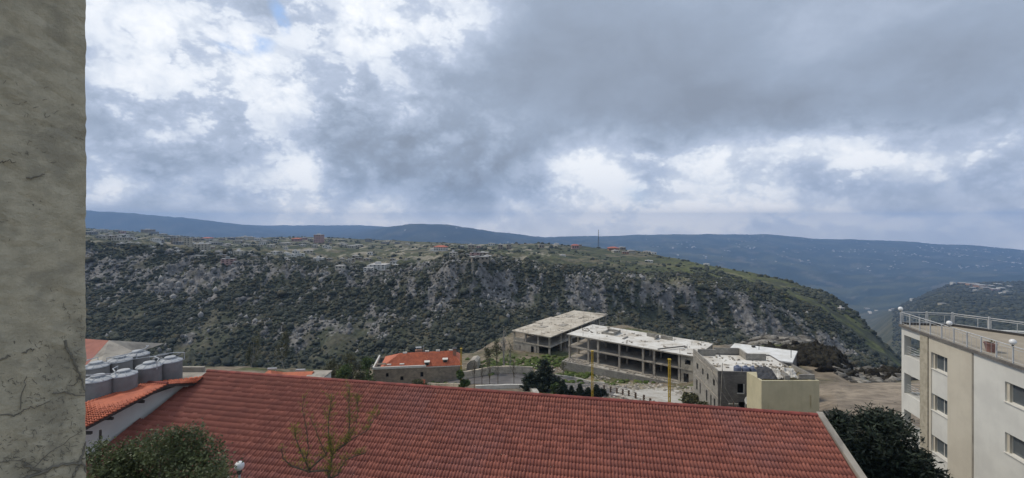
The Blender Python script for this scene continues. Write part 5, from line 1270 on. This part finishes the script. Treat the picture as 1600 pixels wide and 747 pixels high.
# conifers lower right
b = P(1376, 650, 29.0); conifer('dark_conifer', 'big dark green conifer between the tiled roof and the white block', (b.x - .2, b.y, -23), 23 - 12.05, 4.6, M_con, 34, 21, nsp=17, leaf=.17, taper=.55, trunk=.25)
b = P(1318, 650, 28.0); conifer('dark_conifer', 'smaller dark conifer crown left of the big one, against the roof verge', (b.x + .1, b.y + .5, -23), 23 - 11.75, 2.6, M_con, 30, 22, nsp=16, leaf=.16, taper=.6, trunk=.2)
b = P(1487, 740, 26.5); conifer('dark_conifer', 'small conifer tip at the foot of the white block', (b.x, b.y, -24), 24 - 14.9, 1.5, M_con, 24, 23, nsp=9, leaf=.13, taper=.8, trunk=.15)
b = P(1440, 730, 28); conifer('dark_conifer', 'low dark conifer right of the big one, touching the white wall', (b.x, b.y, -24), 24 - 14.0, 2.3, M_con, 26, 25, nsp=12, leaf=.15, taper=.7, trunk=.15)
# mid distance conifers
def gtree(px, pyb, pyt, Y, rad, lab, seed, name='conifer', mt=M_conf, **kw):
    x = (px - CX) / F * Y; zb = H(x, Y); zt_ = (HZ - pyt) / F * Y; h = zt_ - zb; conifer(name, lab, (x, Y, zb), h, rad, mt, 18, seed, nsp=6, leaf=kw.pop('leaf', .28), **kw)
gtree(851, 620, 561, 98, 3.6, 'tall dark pointed conifer standing at the bend of the road', 31, taper=.75)
gtree(829, 612, 583, 99, 2.2, 'short dark conifer just left of the tall pointed one', 32, taper=.6)
for i, (px, py, rad, lab) in enumerate([(880, 593, 1.5, 'first small dark conifer right of the tall one, over the red ridge'), (893, 603, 1.1, 'second small dark conifer right of the tall one'), (906, 600, 1.2, 'third small dark conifer in the row right of the tall one'),
                                        (919, 606, 1.1, 'fourth small dark conifer in the row, left of the middle yellow pole'), (932, 601, 1.3, 'last small dark conifer of the row, beside the middle yellow pole'), (941, 608, 1.3, 'low dark shrub like conifer beside the first fence post')]):
    gtree(px, 625, py, 88 + (i % 2), rad, lab, 40 + i, group='small conifers in a row beyond the red ridge', leaf=.2)
# mid-distance broadleaf trees
def btree(px, pyt, Y, wpx, lab, mt, seed, n=2600, leaf=.22, name='broadleaf_tree', group=None, tall=1.0, nclump=9, bark=None, shell=.5, pyc=None):
    x = (px - CX) / F * Y; zb = H(x, Y); zt_ = (HZ - pyt) / F * Y; h = max(zt_ - zb, 2.0); w_ = wpx / F * Y / 2; rg = random.Random(seed); cl = []
    for k in range(nclump):
        f = rg.uniform(.35, .93); a = rg.uniform(0, 6.28); rr = w_ * (1 - abs(f - .6) * 1.2) * rg.uniform(.2, .75); s_ = w_ * rg.uniform(.28, .5); cl.append((rr * math.cos(a), rr * math.sin(a), h * f, s_, s_, min(s_ * tall, h * .3)))
    cl.append((0, 0, h * .88, w_ * .3, w_ * .3, h * .12)); return leafy_tree(name, lab, 'tree', (x, Y, zb), h, cl, n, leaf, mt, .18, bark, group, seed, shell)
for i, (px, py, Y, w_, mt, lab) in enumerate([(520, 560, 108, 44, M_olv, 'dull green broadleaf tree furthest left in the clump before the stone house'), (548, 548, 116, 50, M_olv, 'tallest dull green tree in the clump left of the stone house'), (572, 560, 112, 40, M_brg, 'brighter green tree in the clump touching the stone house'),
        (535, 575, 98, 40, M_brg, 'low bright green tree in the clump just over the red ridge'), (505, 580, 96, 26, M_olv, 'small dull shrub tree beside the cream outbuilding'), (558, 580, 94, 40, M_olv, 'low wide green tree below the stone house corner'), (652, 592, 92, 24, M_olv, 'low faded shrub in front of the stone house wall'),
        (722, 580, 92, 22, M_brg, 'bright green young tree at the foot of the leftmost yellow pole'), (1078, 618, 80, 30, M_olv, 'scrubby green bush below the block building wall'), (1095, 628, 74, 24, M_olv, 'dark low bush at the corner of the block building'), (868, 602, 90, 18, M_brg, 'light green shrub between the tall conifer and the conifer row')]):
    btree(px, py, Y, w_, lab, mt, 60 + i)
for i, (px, py, Y, w_, lab) in enumerate([(396, 522, 140, 26, 'left of two tall thin pale poplars standing before the gorge'), (445, 516, 138, 26, 'right of two tall thin poplars standing before the gorge, slightly taller')]):
    btree(px, py, Y, w_, lab, M_olv, 80 + i, n=1500, leaf=.2, name='poplar', tall=3.0, nclump=7, bark=M_barkp, group='tall thin poplars before the gorge', shell=.2)
def bare_tree(px, pyt, Y, lab, seed, mt, spread=.3, leafn=2, name='bare_tree', group=None, depth=4, r_=.12, lmat=None, lean=0.0, leaf=.16):
    x = (px - CX) / F * Y; zb = H(x, Y); h = max((HZ - pyt) / F * Y - zb, 2.0); rg = random.Random(seed); t = thing(name, lab, 'tree', (x, Y, zb), 0, group); m = MB(); tips = []
    m.tube([(0, 0, -.3), (lean * .4, 0, h * .5), (lean, 0, h)], [r_, r_ * .7, .03], 5); 
    for k in range(16): f = rg.uniform(.25, .95); a = rg.uniform(0, 6.28); limb(m, (lean * f, 0, h * f), (math.cos(a) * spread * 2, math.sin(a) * spread * 2, 1), h * .28 * (1.1 - f), r_ * .4, 1, spread, rg, tips, 4, .03)
    m.build('trunk', mt, t)
    if leafn:
        rr = np.random.default_rng(seed); c = np.array([tuple(p) for p, d in tips]); c = np.repeat(c, leafn, 0); c = c + rr.normal(size=c.shape) * .35; n = len(c)
        a = rr.normal(size=(n, 3)); a /= np.linalg.norm(a, axis=1)[:, None]; bx = np.cross(a, rr.normal(size=(n, 3))); bx /= np.linalg.norm(bx, axis=1)[:, None]
        V = np.stack([c - a * leaf, c + bx * leaf * .5, c + a * leaf, c - bx * leaf * .5], 1).reshape(-1, 3); npmesh('crown', V, np.arange(n * 4).reshape(-1, 4), lmat or M_olv, parent=t)
    return t
bare_tree(787, 514, 124, 'pale grey slender spire shaped bare tree left of the farther frame building', 90, M_barkp, .12, 3, lmat=M_barkp, r_=.3, leaf=.22)
bare_tree(776, 532, 126, 'dull bare tree with fine twigs just left of the pale spire tree', 91, M_bark, .3, 12, leaf=.25); bare_tree(797, 535, 122, 'short grey bare tree between the pale spire tree and the frame building', 92, M_barkp, .2, 6)
bare_tree(762, 545, 122, 'olive brown bare tree above the left end of the terrace', 93, M_bark, .35, 12, leaf=.22)
for i, px in enumerate((741, 753, 765, 778, 803)):
    bare_tree(px, 561 + (i % 2) * 3, 104, ['first thin bare sapling from the left', 'second thin bare sapling from the left', 'third thin bare sapling from the left', 'fourth thin bare sapling from the left', 'rightmost thin bare sapling'][i] + ' before the beige terrace wall', 100 + i, M_bark, .22, 2, name='sapling', group='thin saplings along the road', r_=.09, leaf=.12)
bare_tree(880, 566, 120, 'leafless brown bush left of the retaining wall corner', 110, M_bark, .5, 6)
# low green clumps and loose rubble on the near slope
def loose(name, spots, mt, n, s0, s1, flat=True, base=I1, tint=None, jag=.22, sq=.6):
    X_, Y_ = [], []
    for (px, py, sx, sy, wt) in spots:
        k = int(n * wt); pxs = nrng.normal(px, sx, k); pys = nrng.normal(py, sy, k)
        for a, b in zip(pxs, pys): q = gpx(a, b); X_.append(q[0]); Y_.append(q[1])
    X_, Y_ = np.array(X_), np.array(Y_); Z_ = terrain(X_, Y_)[0]; s = nrng.uniform(s0, s1, len(X_)); u = nrng.random((len(X_), 1)); t_ = np.array([tint[0]]) * (1 - u) + np.array([tint[1]]) * u
    return tag(cover(name, X_, Y_, Z_, s, s * sq, t_, base, jag, mt, flat=flat), kind='stuff')
loose('green_ground_cover', [(845, 568, 22, 5, .3), (800, 572, 25, 5, .2), (900, 588, 15, 2, .1), (760, 572, 20, 6, .2), (950, 598, 40, 2, .1), (1085, 630, 12, 6, .1), (660, 600, 20, 3, .1)], Mv, 420, .25, .9, False, I1, ((.05, .08, .02), (.12, .15, .05)))
loose('loose_rubble', [(850, 578, 25, 4, .15), (960, 604, 30, 3, .2), (1010, 606, 25, 3, .2), (930, 590, 20, 3, .1), (1080, 615, 15, 5, .2), (760, 576, 20, 3, .1), (965, 625, 20, 6, .15)], Mv, 900, .08, .4, True, I1, ((.2, .18, .15), (.52, .47, .40)))
# rocks along the right rim
RX, RY = [], []
for k in range(9000):
    r_ = nrng.uniform(.50, 1.0); y_ = nrng.uniform(84, 122) if r_ > .72 else nrng.uniform(98, 134); RX.append(r_ * y_); RY.append(y_)
RX, RY = np.array(RX), np.array(RY); RZ = terrain(RX, RY)[0]; nn_ = fbm(RX, RY, 9, 3); kp = nrng.random(len(RX)) < (.35 + 2.2 * nn_); RX, RY, RZ = RX[kp], RY[kp], RZ[kp]
s = nrng.lognormal(-.95, .5, len(RX)).clip(.12, 1.3); u = nrng.random((len(RX), 1)) ** 1.3
tag(cover('rim_rocks', RX, RY, RZ, s * 1.3, s * .6, np.array([(.06, .056, .05)]) * (1 - u) + np.array([(.33, .31, .27)]) * u, I0, .3, Mv, flat=True, lift=.1), kind='stuff')
bush = [(q, y) for q, y in [(nrng.normal(.675, .035), nrng.uniform(94, 112)) for _ in range(520)] + [(nrng.uniform(.5, .95), nrng.uniform(88, 118)) for _ in range(160)]]
BX = np.array([a * b for a, b in bush]); BY = np.array([b for a, b in bush]); BZ = terrain(BX, BY)[0]; s = nrng.uniform(.3, 1.0, len(BX)); u = nrng.random((len(BX), 1))
tag(cover('burnt_shaded_scrub', BX, BY, BZ, s, s * 1.1, np.array([(.018, .016, .014)]) * (1 - u) + np.array([(.05, .046, .034)]) * u, I1, .34, Mv, flat=True), kind='stuff')  # burnt bush, with the slope's shadow patch put into its near-black colour

# ---- globe street lamp bottom left ---------------------------------------------------------
lp_ = P(374, 728, 15.2); t = thing('globe_street_lamp', 'white globe lamp on a pole at the bottom beside the dark green tree', 'street lamp', (lp_.x, lp_.y, -17))
m = MB(); m.tube([(0, 0, 0), (0, 0, lp_.z + 17 - .3)], [.06, .04], 8); m.lathe([(.09, 0), (.06, .3)], 10); m.build('pole', M_steel, t)
m = MB(); m.lathe([(.05, -.28), (.09, -.2), (.07, -.14)], 12, (0, 0, lp_.z + 17)); m.build('collar', M_dark, t)
m = MB(); m.lathe([(.155 * math.sin(math.pi * k / 12), -.155 * math.cos(math.pi * k / 12)) for k in range(13)], 20, (0, 0, lp_.z + 17)); m.build('globe', M_globe, t, smooth=True)
a_, b_ = P(340, 738, 14.6), P(368, 752, 14.4); m = MB(); m.tube([a_, b_, b_ + Vector((.6, -.2, -.35))], .035, 6); m.tube([a_, (a_.x, a_.y, -17)], .03, 6); m.tube([b_, (b_.x, b_.y, -17)], .03, 6)
tag(m.build('handrail', M_trim), 'short white handrail end beside the globe lamp pole', 'handrail')

# ================================================================== FAR HOUSES
HC = {'w': ('white', M_trim), 'c': ('cream', mat('cream_wall', (.50, .46, .36), (.42, .38, .30), .3, .9)), 't': ('tan', mat('tan_wall', (.36, .30, .23), (.28, .24, .18), .3, .9)), 'p': ('pinkish', mat('pink_wall', (.46, .30, .26), (.38, .25, .22), .3, .9)),
      'g': ('grey', mat('grey_wall', (.26, .26, .25), (.2, .2, .19), .3, .9)), 'o': ('orange', mat('orange_wall', (.44, .26, .16), (.36, .22, .14), .3, .9))}
M_rw = mat('far_pale_roof', (.62, .60, .56), (.5, .48, .45), .2, .9); M_rr = mat('far_red_roof', (.45, .14, .09), (.36, .12, .08), .2, .9); M_rg = mat('far_grey_roof', (.3, .3, .29), (.24, .24, .23), .2, .9)
ROOF = {'f': ('flat', 'flat', M_rw), 'r': ('red', 'hip', M_rr), 'g': ('grey', 'flat', M_rg)}
# (px, py of top, width px, height px, wall, roof, storeys)
UP = [(146, 360, 8, 4, 'c', 'f', 1), (157, 358, 10, 4, 'w', 'f', 1), (168, 364, 7, 3, 'c', 'f', 1), (180, 359, 6, 3, 'g', 'f', 1), (189, 361, 7, 3.4, 'p', 'f', 1), (192, 366, 9, 4, 'w', 'f', 1), (160, 369, 10, 4, 'c', 'g', 1), (183, 371, 16, 5, 'c', 'g', 1), (200, 371, 13, 4, 'w', 'f', 1),
      (228, 358.5, 13, 5, 't', 'f', 2), (240, 362, 8, 3, 'g', 'g', 1), (252, 365, 9, 3.5, 'c', 'f', 1), (265, 368, 8, 4, 't', 'f', 1), (277, 368, 7, 4, 'w', 'f', 1), (271, 371, 8, 11, 't', 'g', 4), (282, 370, 8, 12, 'c', 'g', 4), (292, 371.5, 8, 12, 'c', 'g', 4), (304, 372, 9, 5, 't', 'f', 1),
      (322, 371, 13, 5, 'w', 'r', 2), (335, 375, 7, 3, 'c', 'f', 1), (345, 372, 7, 3.5, 't', 'f', 1), (360, 371, 8, 3.5, 'g', 'f', 1), (373, 370.5, 8, 5, 'c', 'f', 1), (382, 369.5, 9, 5, 'w', 'f', 2), (392, 370.5, 8, 5, 'c', 'f', 2), (402, 372, 9, 4, 'w', 'f', 1), (410, 375, 7, 3.5, 't', 'f', 1), (420, 374, 6, 3, 'g', 'g', 1), (430, 374, 5, 3.5, 'c', 'f', 1),
      (462, 372, 11, 5, 'p', 'r', 1), (473, 371, 8, 4, 'p', 'f', 1), (484, 373, 6, 4, 't', 'f', 1), (497, 366.5, 11, 13, 'p', 'f', 5), (514, 378, 6, 3, 't', 'g', 1), (534, 379, 4, 4, 'w', 'f', 1)]
LOW = [(312, 381, 17, 11, 'c', 'f', 3), (300, 379, 6, 3, 'w', 'f', 1), (326, 378, 8, 3, 'w', 'f', 1), (248, 380, 6, 2.5, 'w', 'f', 1), (214, 380, 6, 2.6, 'c', 'f', 1), (277, 392, 7, 3, 'w', 'f', 1), (304, 399, 19, 5, 'c', 'g', 1), (330, 385, 7, 3, 't', 'f', 1), (344, 398, 12, 6, 't', 'g', 2), (354, 404, 16, 10, 'p', 'g', 3), (366, 409, 5, 6, 't', 'f', 1),
       (371, 392, 11, 6, 'c', 'f', 2), (340, 391, 8, 3, 'c', 'g', 1), (350, 383, 9, 2.6, 'c', 'f', 1), (413, 404, 6, 2.5, 'c', 'f', 1), (396, 400, 7, 2.6, 't', 'g', 1), (419, 396, 6, 3.5, 'c', 'f', 1), (428, 393, 8, 5, 'w', 'f', 1), (446, 386, 5, 4, 'w', 'f', 1), (446, 395, 8, 2.5, 'w', 'f', 1), (461, 392, 8, 8, 'w', 'f', 2), (456, 397, 8, 4, 'w', 'f', 1), (469, 396, 9, 4.5, 'w', 'f', 1), (480, 391, 12, 5, 'c', 'f', 1),
       (496, 403, 13, 5, 'w', 'f', 2), (478, 416, 6, 4, 'c', 'f', 1), (514, 385, 5, 4.5, 'w', 'f', 1), (530, 415, 11, 5, 'c', 'f', 1), (506, 427, 10, 3, 'w', 'g', 1), (578, 394, 6, 4.5, 'w', 'f', 1), (590, 413, 24, 9, 'w', 'f', 3), (575, 418, 12, 6, 'w', 'f', 2), (612, 413.5, 6, 2.5, 'w', 'f', 1), (603, 422, 9, 3, 't', 'g', 1), (548, 404, 9, 4, 't', 'g', 1), (560, 402, 8, 4.5, 't', 'g', 1), (573, 404, 10, 4, 't', 'g', 1)]
MID = [(575, 373, 8, 3, 'g', 'g', 1), (601, 378, 9, 3, 'g', 'f', 1), (620, 378, 7, 3, 'g', 'g', 1), (636, 380, 6, 3, 'c', 'f', 1), (688, 384, 17, 8, 'w', 'r', 2), (677, 389, 8, 3, 'w', 'f', 1), (708, 394, 10, 7, 'c', 'f', 2), (722, 384, 6, 5, 'g', 'f', 1), (736, 382.5, 9, 8, 't', 'f', 2), (748, 384, 6, 4, 'p', 'f', 1), (768, 380, 9, 4, 'w', 'f', 1), (782, 382, 6, 8, 't', 'f', 2), (795, 382, 6, 8, 't', 'g', 2),
       (730, 397, 10, 5, 'c', 'g', 1), (742, 394, 14, 7, 'p', 'g', 2), (755, 394, 14, 6, 't', 'f', 1), (748, 401, 24, 6, 't', 'g', 1), (762, 399, 10, 5, 'c', 'f', 1), (846, 382, 7, 6, 't', 'g', 1), (870, 380, 6, 2.5, 'w', 'f', 1), (899, 382, 10, 7, 'p', 'r', 1), (906, 382, 5, 4, 't', 'g', 1), (879, 398, 8, 2, 'w', 'f', 1),
       (959, 386, 14, 6, 'o', 'r', 1), (973, 386, 8, 5, 't', 'f', 1), (963, 391, 10, 4, 'c', 'f', 1), (978, 393, 9, 4, 'o', 'g', 1), (987, 391, 9, 5, 'c', 'f', 1), (1012, 392.5, 10, 3, 'c', 'f', 1), (1022, 394, 7, 3.5, 'w', 'f', 1), (1015, 407, 10, 2.6, 'w', 'f', 1), (1105, 412, 7, 3, 'w', 'f', 1), (1316, 481, 7, 6, 'g', 'f', 2)]
RT = [(1491, 441, 6, 2.4, 'w', 'f', 1), (1507, 442, 9, 2.6, 'p', 'f', 1), (1517, 443, 7, 2.6, 'o', 'f', 1), (1526, 443, 9, 2.6, 'c', 'f', 1), (1536, 445.5, 12, 2.8, 'o', 'f', 1), (1522, 449, 6, 2.8, 'c', 'f', 1), (1527, 453, 6, 3.4, 'w', 'f', 1), (1543, 449, 10, 3, 't', 'f', 1), (1551, 446, 8, 2.6, 'g', 'f', 1), (1558, 451.5, 9, 3.2, 'p', 'f', 1), (1567, 449.5, 8, 2.6, 'w', 'f', 1), (1574, 455, 6, 2.6, 'c', 'f', 1), (1568, 457.5, 6, 3.4, 'w', 'f', 1), (1475, 474, 8, 2.6, 'c', 'g', 1), (1426, 466.5, 4, 2, 'w', 'f', 1), (1562, 443.5, 7, 2.4, 'c', 'f', 1), (1580, 447, 7, 2.4, 'g', 'f', 1)]
er = random.Random(77)
for k in range(34):
    px = er.uniform(140, 560); UP.append((round(px + er.uniform(-.3, .3), 1), round(np.interp(px, [136, 200, 300, 400, 560], [361, 366, 375, 376, 379]) + er.uniform(0, 6), 1), er.uniform(6, 11), er.uniform(3, 4.6), er.choice('wwcctg'), er.choice('ffffg'), 1))
for k in range(30):
    px = er.uniform(150, 640); LOW.append((round(px, 1), round(np.interp(px, [136, 300, 440, 640], [378, 388, 398, 410]) + er.uniform(-6, 8), 1), er.uniform(5, 9), er.uniform(3, 4.4), er.choice('wcctg'), er.choice('fffgg'), 1))
ORD = ['first', 'second', 'third', 'fourth', 'fifth', 'sixth', 'seventh', 'eighth', 'ninth', 'tenth', 'eleventh', 'twelfth', 'thirteenth', 'fourteenth', 'fifteenth', 'sixteenth', 'seventeenth', 'eighteenth', 'nineteenth', 'twentieth']
def village(lst, where, group, y1):
    seen = {}
    for (px, py, w_, h_, wc, rc_, fl_) in sorted(lst):
        key = (wc, rc_, fl_); seen.setdefault(key, []).append((px, py, w_, h_))
    for key, items in seen.items():
        wc, rc_, fl_ = key; desc = f"{HC[wc][0]} {['', 'one', 'two', 'three', 'four', 'five'][fl_]} storey {ROOF[rc_][0]} roofed house"
        for i, (px, py, w_, h_) in enumerate(items):
            lab = f"{desc}, " + (f"{ORD[i] if i < 20 else str(i + 1) + 'th'} such from left {where}" if len(items) > 1 else f"the only such {where}")
            g_ = ground_at(px, py + h_, 230, y1)
            Yq = g_.y; wm, hm = 1.12 * w_ * Yq / F, 1.15 * h_ * Yq / F; base = g_.z
            zt_ = (HZ - py) / F * Yq; h = max(hm * .9, 2.2)
            if zt_ - base > 0: h = min(max(zt_ - base, hm * .7), hm * 1.6)
            rt = ROOF[rc_][1]; rh = min(2.2, h * .35) if rt == 'hip' else .5
            name = 'apartment_building' if fl_ > 2 else 'village_house'
            small_house(name, lab, g_.x, g_.y + wm * .3, base, wm, wm * rnd.uniform(.6, .8), h - rh * .8, rnd.uniform(-.35, .35), HC[wc][1], ROOF[rc_][2], rt, rh, group, (2 if w_ > 10 else 1) if h_ >= 3.4 or w_ > 8 else 0, fl=fl_)
village(UP, 'on the village skyline', 'houses on the upper left village skyline', 1350); village(LOW, 'below the hillside village', 'houses scattered below the village', 1250)
village(MID, 'along the middle ridge', 'houses along the middle plateau ridge', 1050); village(RT, 'on the far right hilltop', 'houses on the far right hilltop', 2300)
ms = ground_at(935, 389, 300, 900); t = thing('lattice_mast', 'thin dark lattice mast rising on the skyline right of centre', 'mast', (ms.x, ms.y, ms.z - 1)); hM = (HZ - 359) / F * ms.y - ms.z + 1; m = MB()
for a in range(3):
    c_, s_ = math.cos(a * 2.1), math.sin(a * 2.1); m.tube([(c_ * 1.3, s_ * 1.3, 0), (c_ * .35, s_ * .35, hM)], .16, 4)
for k in range(12):
    z = hM * k / 12; r_ = 1.3 - .95 * k / 12
    for a in range(3): m.tube([(r_ * math.cos(a * 2.1), r_ * math.sin(a * 2.1), z), (r_ * .93 * math.cos(a * 2.1 + 2.1), r_ * .93 * math.sin(a * 2.1 + 2.1), z + hM / 12)], .08, 4, cap=False)
m.build('frame', M_dark, t)
# specks of distant towns on the far slopes: uncountable
X_, Y_ = [], []
for (r0, r1, ya, yb, n) in ((.30, 1.14, 5500, 8700, 700), (.6, 1.14, 2600, 4200, 90), (.85, 1.14, 6000, 8300, 500), (-.25, .1, 5600, 6300, 60), (.4, .55, 6500, 7200, 120)):
    q, y_ = scatter(n, r0, r1, ya, yb); X_.append(q); Y_.append(y_)
X_, Y_ = np.concatenate(X_), np.concatenate(Y_); cl_ = fbm(X_, Y_, 700, 3); kp = nrng.random(len(X_)) < .05 + 2.2 * cl_; X_, Y_ = X_[kp], Y_[kp]; Z_ = terrain(X_, Y_)[0]
bx = (np.array([(-1, -1, 0), (1, -1, 0), (1, 1, 0), (-1, 1, 0), (-1, -1, 1), (1, -1, 1), (1, 1, 1), (-1, 1, 1)], float), np.array([(4, 5, 6), (4, 6, 7), (0, 1, 5), (0, 5, 4), (1, 2, 6), (1, 6, 5), (3, 0, 4), (3, 4, 7)]))
n = len(X_); u = nrng.random((n, 1)); tag(cover('distant_town_houses', X_, Y_, Z_ - 2, nrng.uniform(5, 13, n), nrng.uniform(7, 14, n), np.array([(.5, .45, .38)]) * (1 - u) + np.array([(.75, .72, .66)]) * u, bx, .0, Mv, flat=True, lift=0), kind='stuff')

# ------------------------------------------------------------------ haze
hm = bpy.data.materials.new('haze'); hm.use_nodes = True; ht = hm.node_tree; ht.nodes.clear()
hv = ht.nodes.new('ShaderNodeVolumePrincipled'); hv.inputs['Color'].default_value = (.37, .60, 1.0, 1); hv.inputs['Density'].default_value = 1.2e-4
hv.inputs['Anisotropy'].default_value = .1
ho = ht.nodes.new('ShaderNodeOutputMaterial'); ht.links.new(hv.outputs[0], ho.inputs['Volume'])
hb = MB(); hb.box(-13000, 13000, -13000, 13000, -1700, 300)
tag(hb.build('haze', hm), kind='stuff')
